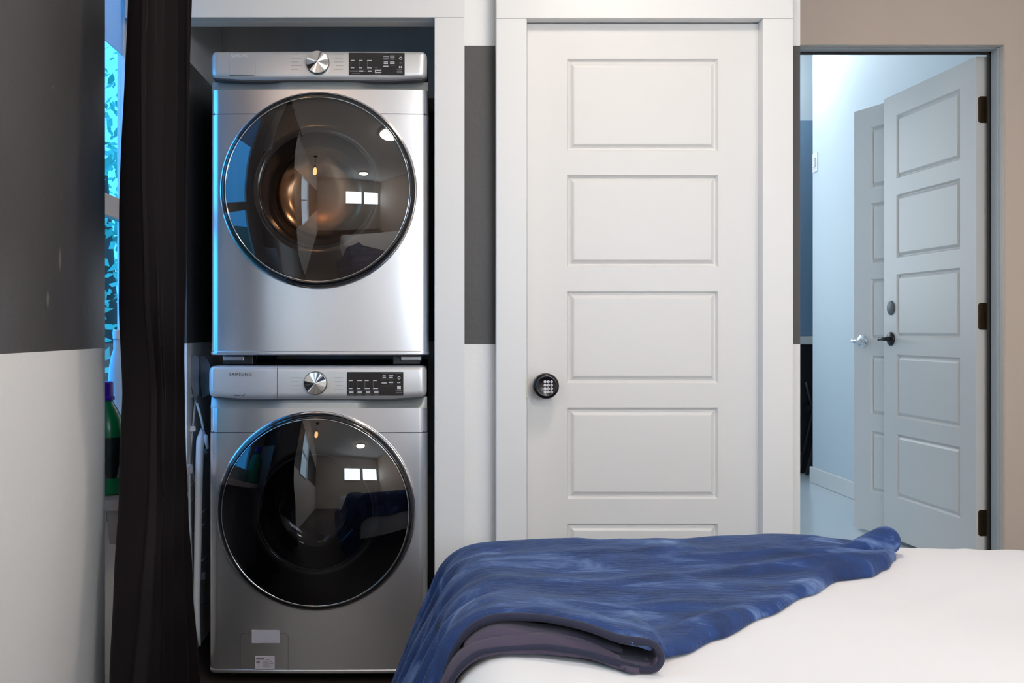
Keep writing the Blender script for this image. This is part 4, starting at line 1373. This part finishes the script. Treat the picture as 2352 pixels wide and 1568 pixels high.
def main_sheet(i, j):
    u = U0 + (U1 - U0) * i / (NU - 1)
    yn = interp(YN, u)
    vf = 2.62
    t = (j / (NVR - 1)) ** 1.25
    v = yn + (vf - yn) * t
    dn = v - yn
    # rounded hem where the sheet lies flat on the duvet, raised lip where it is folded
    lift = interp(LIFT, u)
    flat = 1 - min(1.0, lift / 0.02)
    hem = 0.026
    q = min(1.0, dn / hem)
    lift_z = lift * math.exp(-(dn / 0.17) ** 2)
    x, y, z = blank_pt(u, v, dn, lift_z)
    if flat > 0:
        zr = BTOP + bed_noise(x, y) + 0.002
        prof_ = math.sqrt(max(0.0, 1 - (1 - q) ** 2))
        z = z * (1 - flat) + (zr + (z - zr) * prof_) * flat
    elif q < 1:
        z -= 0.006 * (1 - q) ** 2
    # right-hand end comes down to the duvet too
    qr = min(1.0, (U1 - u) / 0.03)
    if qr < 1:
        zr = BTOP - far_map(v)[1] + 0.002
        z = zr + (z - zr) * math.sqrt(max(0.0, 1 - (1 - qr) ** 2))
    return (x - 0.45, y - 2.0, z - 0.60)
bm = bmesh.new()
grid(bm, main_sheet, NU, NVR)
top_sheet = mk('top_layer', bm, M_BLANK, bk, smooth=True, solid=0.007)

# under layer: folds round the tip and runs back left beneath the top sheet
SEC = [(0.322, 0.026), (0.326, 0.020), (0.324, 0.012), (0.314, 0.006), (0.300, 0.0045), (0.275, 0.0065), (0.245, 0.012), (0.20, 0.017), (0.15, 0.018), (0.10, 0.016), (0.06, 0.015)]
rowsY = 22
def under(i, j):
    s = i / 69.0 * (len(SEC) - 1 + 5)
    k = int(min(s, len(SEC) - 1 + 4.999))
    full = SEC + [(0.02, 0.015), (-0.05, 0.014), (-0.13, 0.013), (-0.23, 0.012), (-0.34, 0.012)]
    f_ = s - k
    a, b = full[k], full[min(k + 1, len(full) - 1)]
    pa, pb_ = full[max(k - 1, 0)], full[min(k + 2, len(full) - 1)]
    def cr_(p0, p1, p2, p3, t):
        return 0.5 * ((2 * p1) + (-p0 + p2) * t + (2 * p0 - 5 * p1 + 4 * p2 - p3) * t * t + (-p0 + 3 * p1 - 3 * p2 + p3) * t ** 3)
    u = cr_(pa[0], a[0], b[0], pb_[0], f_)
    hz = cr_(pa[1], a[1], b[1], pb_[1], f_)
    yn = interp([(-0.5, 1.63), (-0.1, 1.585), (0.0, 1.572), (0.08, 1.565), (0.15, 1.555), (0.22, 1.525), (0.28, 1.475), (0.33, 1.487)], u)
    v = yn + 0.13 * (j / (rowsY - 1)) ** 1.2
    x, dl = left_map(u)
    dn = v - yn
    edge = math.sqrt(max(0.0, 1 - (1 - min(1.0, dn / 0.022)) ** 2))
    z = BTOP - dl + 0.002 + hz + bed_noise(x, v)
    if s > 5:                                  # the lower layer: plump rounded hem
        z = BTOP - dl + 0.003 + (hz + 0.006 * math.exp(-((dn - 0.025) / 0.02) ** 2)) * (0.25 + 0.75 * edge)
        z += 0.003 * math.sin(u * 40 + v * 20)
    else:
        v += 0.012 * math.sin(s * 0.9)
    if u < UC:
        x -= 0.010 * min(1.0, (UC - u) / 0.2) * 0
    return (x - 0.45, v - 2.0, z - 0.60)
bm = bmesh.new()
grid(bm, under, 70, rowsY)
mk('folded_layer', bm, M_UNDER, bk, smooth=True, solid=0.007)
# inner pleat between the two layers
def pleat(i, j):
    t = i / 39.0
    u = 0.04 + 0.24 * t
    v = interp([(0.04, 1.595), (0.12, 1.585), (0.2, 1.565), (0.28, 1.53)], u) + 0.06 * (j / 13.0)
    h = 0.026 + 0.006 * math.sin(PI * t) + 0.004 * math.sin(t * 9)
    h = h * (1 - max(0, (t - 0.6) / 0.4) ** 1.5) + 0.016 * max(0, (t - 0.6) / 0.4) ** 1.5
    e_ = math.sqrt(max(0.0, 1 - (1 - min(1.0, j / 4.0)) ** 2))
    x, dl = left_map(u)
    return (x - 0.45, v - 2.0, BTOP - dl + 0.018 + (h - 0.018) * e_ - 0.60)
bm = bmesh.new()
grid(bm, pleat, 40, 14)
mk('inner_pleat', bm, M_UNDER, bk, smooth=True, solid=0.006)
# thick rolled hem: along the lip, round the tip and back under
ctl = [Vector(main_sheet(i, 0)) for i in range(10, int((0.296 - U0) / (U1 - U0) * (NU - 1)) + 1, 3)]
ctl += [Vector((0.312 - 0.45, 1.474 - 2.0, 0.050)), Vector((0.324 - 0.45, 1.474 - 2.0, 0.036)), Vector((0.327 - 0.45, 1.473 - 2.0, 0.022)), Vector((0.318 - 0.45, 1.470 - 2.0, 0.011)), Vector((0.302 - 0.45, 1.468 - 2.0, 0.009))]
ctl += [Vector(under(i, 1)) + Vector((0, -0.004, 0.002)) for i in range(26, 70, 2)]
bm = bmesh.new()
tube(bm, [p + Vector((0, 0.0025 * noise.noise(p * 22), 0.0025 * noise.noise(p * 31 + Vector((3, 1, 2))))) for p in ctl], [(0.0066 if i_ < len(ctl) - 22 else 0.0048) + 0.0024 * noise.noise(p * 17) for i_, p in enumerate(ctl)], 10)
mk('hem', bm, M_HEM, bk, smooth=True, sub=1)
# turned-up corner at the right end
bm = bmesh.new()
pth, rad = [], []
for k in range(15):
    t = k / 14
    a, b, c_ = Vector((0.80, 2.13, 0.615)), Vector((0.92, 2.20, 0.632)), Vector((1.015, 2.265, 0.640))
    p = a * (1 - t) ** 2 + b * 2 * t * (1 - t) + c_ * t * t
    pth.append(p - Vector((0.45, 2.0, 0.60)))
    rad.append(0.010 + 0.026 * t ** 0.8 if t < 0.9 else 0.034 * math.sqrt(max(0.02, 1 - ((t - 0.86) / 0.145) ** 2)))
tube(bm, pth, rad, 18)
for v in bm.verts:
    v.co.z = (v.co.z - 0.03) * 1.0 + 0.028 + 0.002 * noise.noise(v.co * 30)
mk('corner_fold', bm, M_BLANK, bk, smooth=True, sub=1)

# ------------------------------------------------------------------ lamps
def emis(name, col, strength):
    m = bpy.data.materials.new(name)
    m.use_nodes = True
    n = m.node_tree
    n.nodes.clear()
    o = n.nodes.new('ShaderNodeOutputMaterial')
    e_ = n.nodes.new('ShaderNodeEmission')
    e_.inputs[0].default_value = (*col, 1)
    e_.inputs[1].default_value = strength
    n.links.new(e_.outputs[0], o.inputs[0])
    return m
M_LAMP = emis('lamp_diffuser', (1.0, 0.88, 0.76), 35.0)
M_FILL = emis('fill_lamp_rear', (1.0, 0.87, 0.75), 118.0)  # rear lamp is added, unseen fill for the lower parts of the room
for lx_, ly_, lm_, ll_ in ((0.62, 2.25, M_LAMP, 'round flush ceiling lamp above the foot of the bed'), (1.05, -0.35, M_FILL, 'added round fill lamp on the ceiling near the rear windows')):
    lp = empty('ceiling_or_fill_lamp', (lx_, ly_, 2.62))
    tag(lp, ll_, 'lamp', 'bedroom ceiling lamps')
    lathe_obj('lamp_base', [(0, -0.001), (0.19, -0.001), (0.19, -0.03), (0.175, -0.035)], M_WHITE, lp, 48, axis='Z', smooth=False)
    lathe_obj('diffuser', [(0.174, -0.034), (0.16, -0.055), (0.10, -0.075), (0, -0.082)], lm_, lp, 48, axis='Z')
pd = empty('pendant_lamp', (-0.63, 0.95, 2.62))
tag(pd, 'warm glass pendant lamp by the left wall', 'lamp')
lathe_obj('ceiling_rose', [(0, -0.001), (0.05, -0.001), (0.05, -0.02), (0, -0.025)], M_ROD, pd, 24, axis='Z')
tube_obj('cord', [(0, 0, -0.02), (0, 0, -0.26)], 0.004, M_ROD, pd)
lathe_obj('socket', [(0, -0.25), (0.018, -0.25), (0.02, -0.31), (0, -0.31)], M_BRASS, pd, 20, axis='Z')
lathe_obj('bulb', [(0, -0.31), (0.016, -0.312), (0.040, -0.35), (0.048, -0.42), (0.044, -0.47), (0.03, -0.50), (0, -0.51)], emis('warm_bulb', (1.0, 0.52, 0.20), 15.0), pd, 24, axis='Z')
hl = empty('hall_fill_lamp', (2.05, 6.45, 3.0))  # added lamp, brightens the far hall wall and the door bevels
tag(hl, 'added fill lamp, round and cool white, at the hall end', 'lamp')
lathe_obj('lamp_base', [(0, -0.001), (0.16, -0.001), (0.16, -0.03), (0.148, -0.035)], M_WHITE, hl, 40, axis='Z', smooth=False)
lathe_obj('diffuser', [(0.10, -0.034), (0.145, -0.08), (0.15, -0.14), (0.13, -0.20), (0.08, -0.24), (0, -0.255)], emis('hall_fill_diffuser', (0.85, 0.94, 1.0), 18.0), hl, 40, axis='Z')
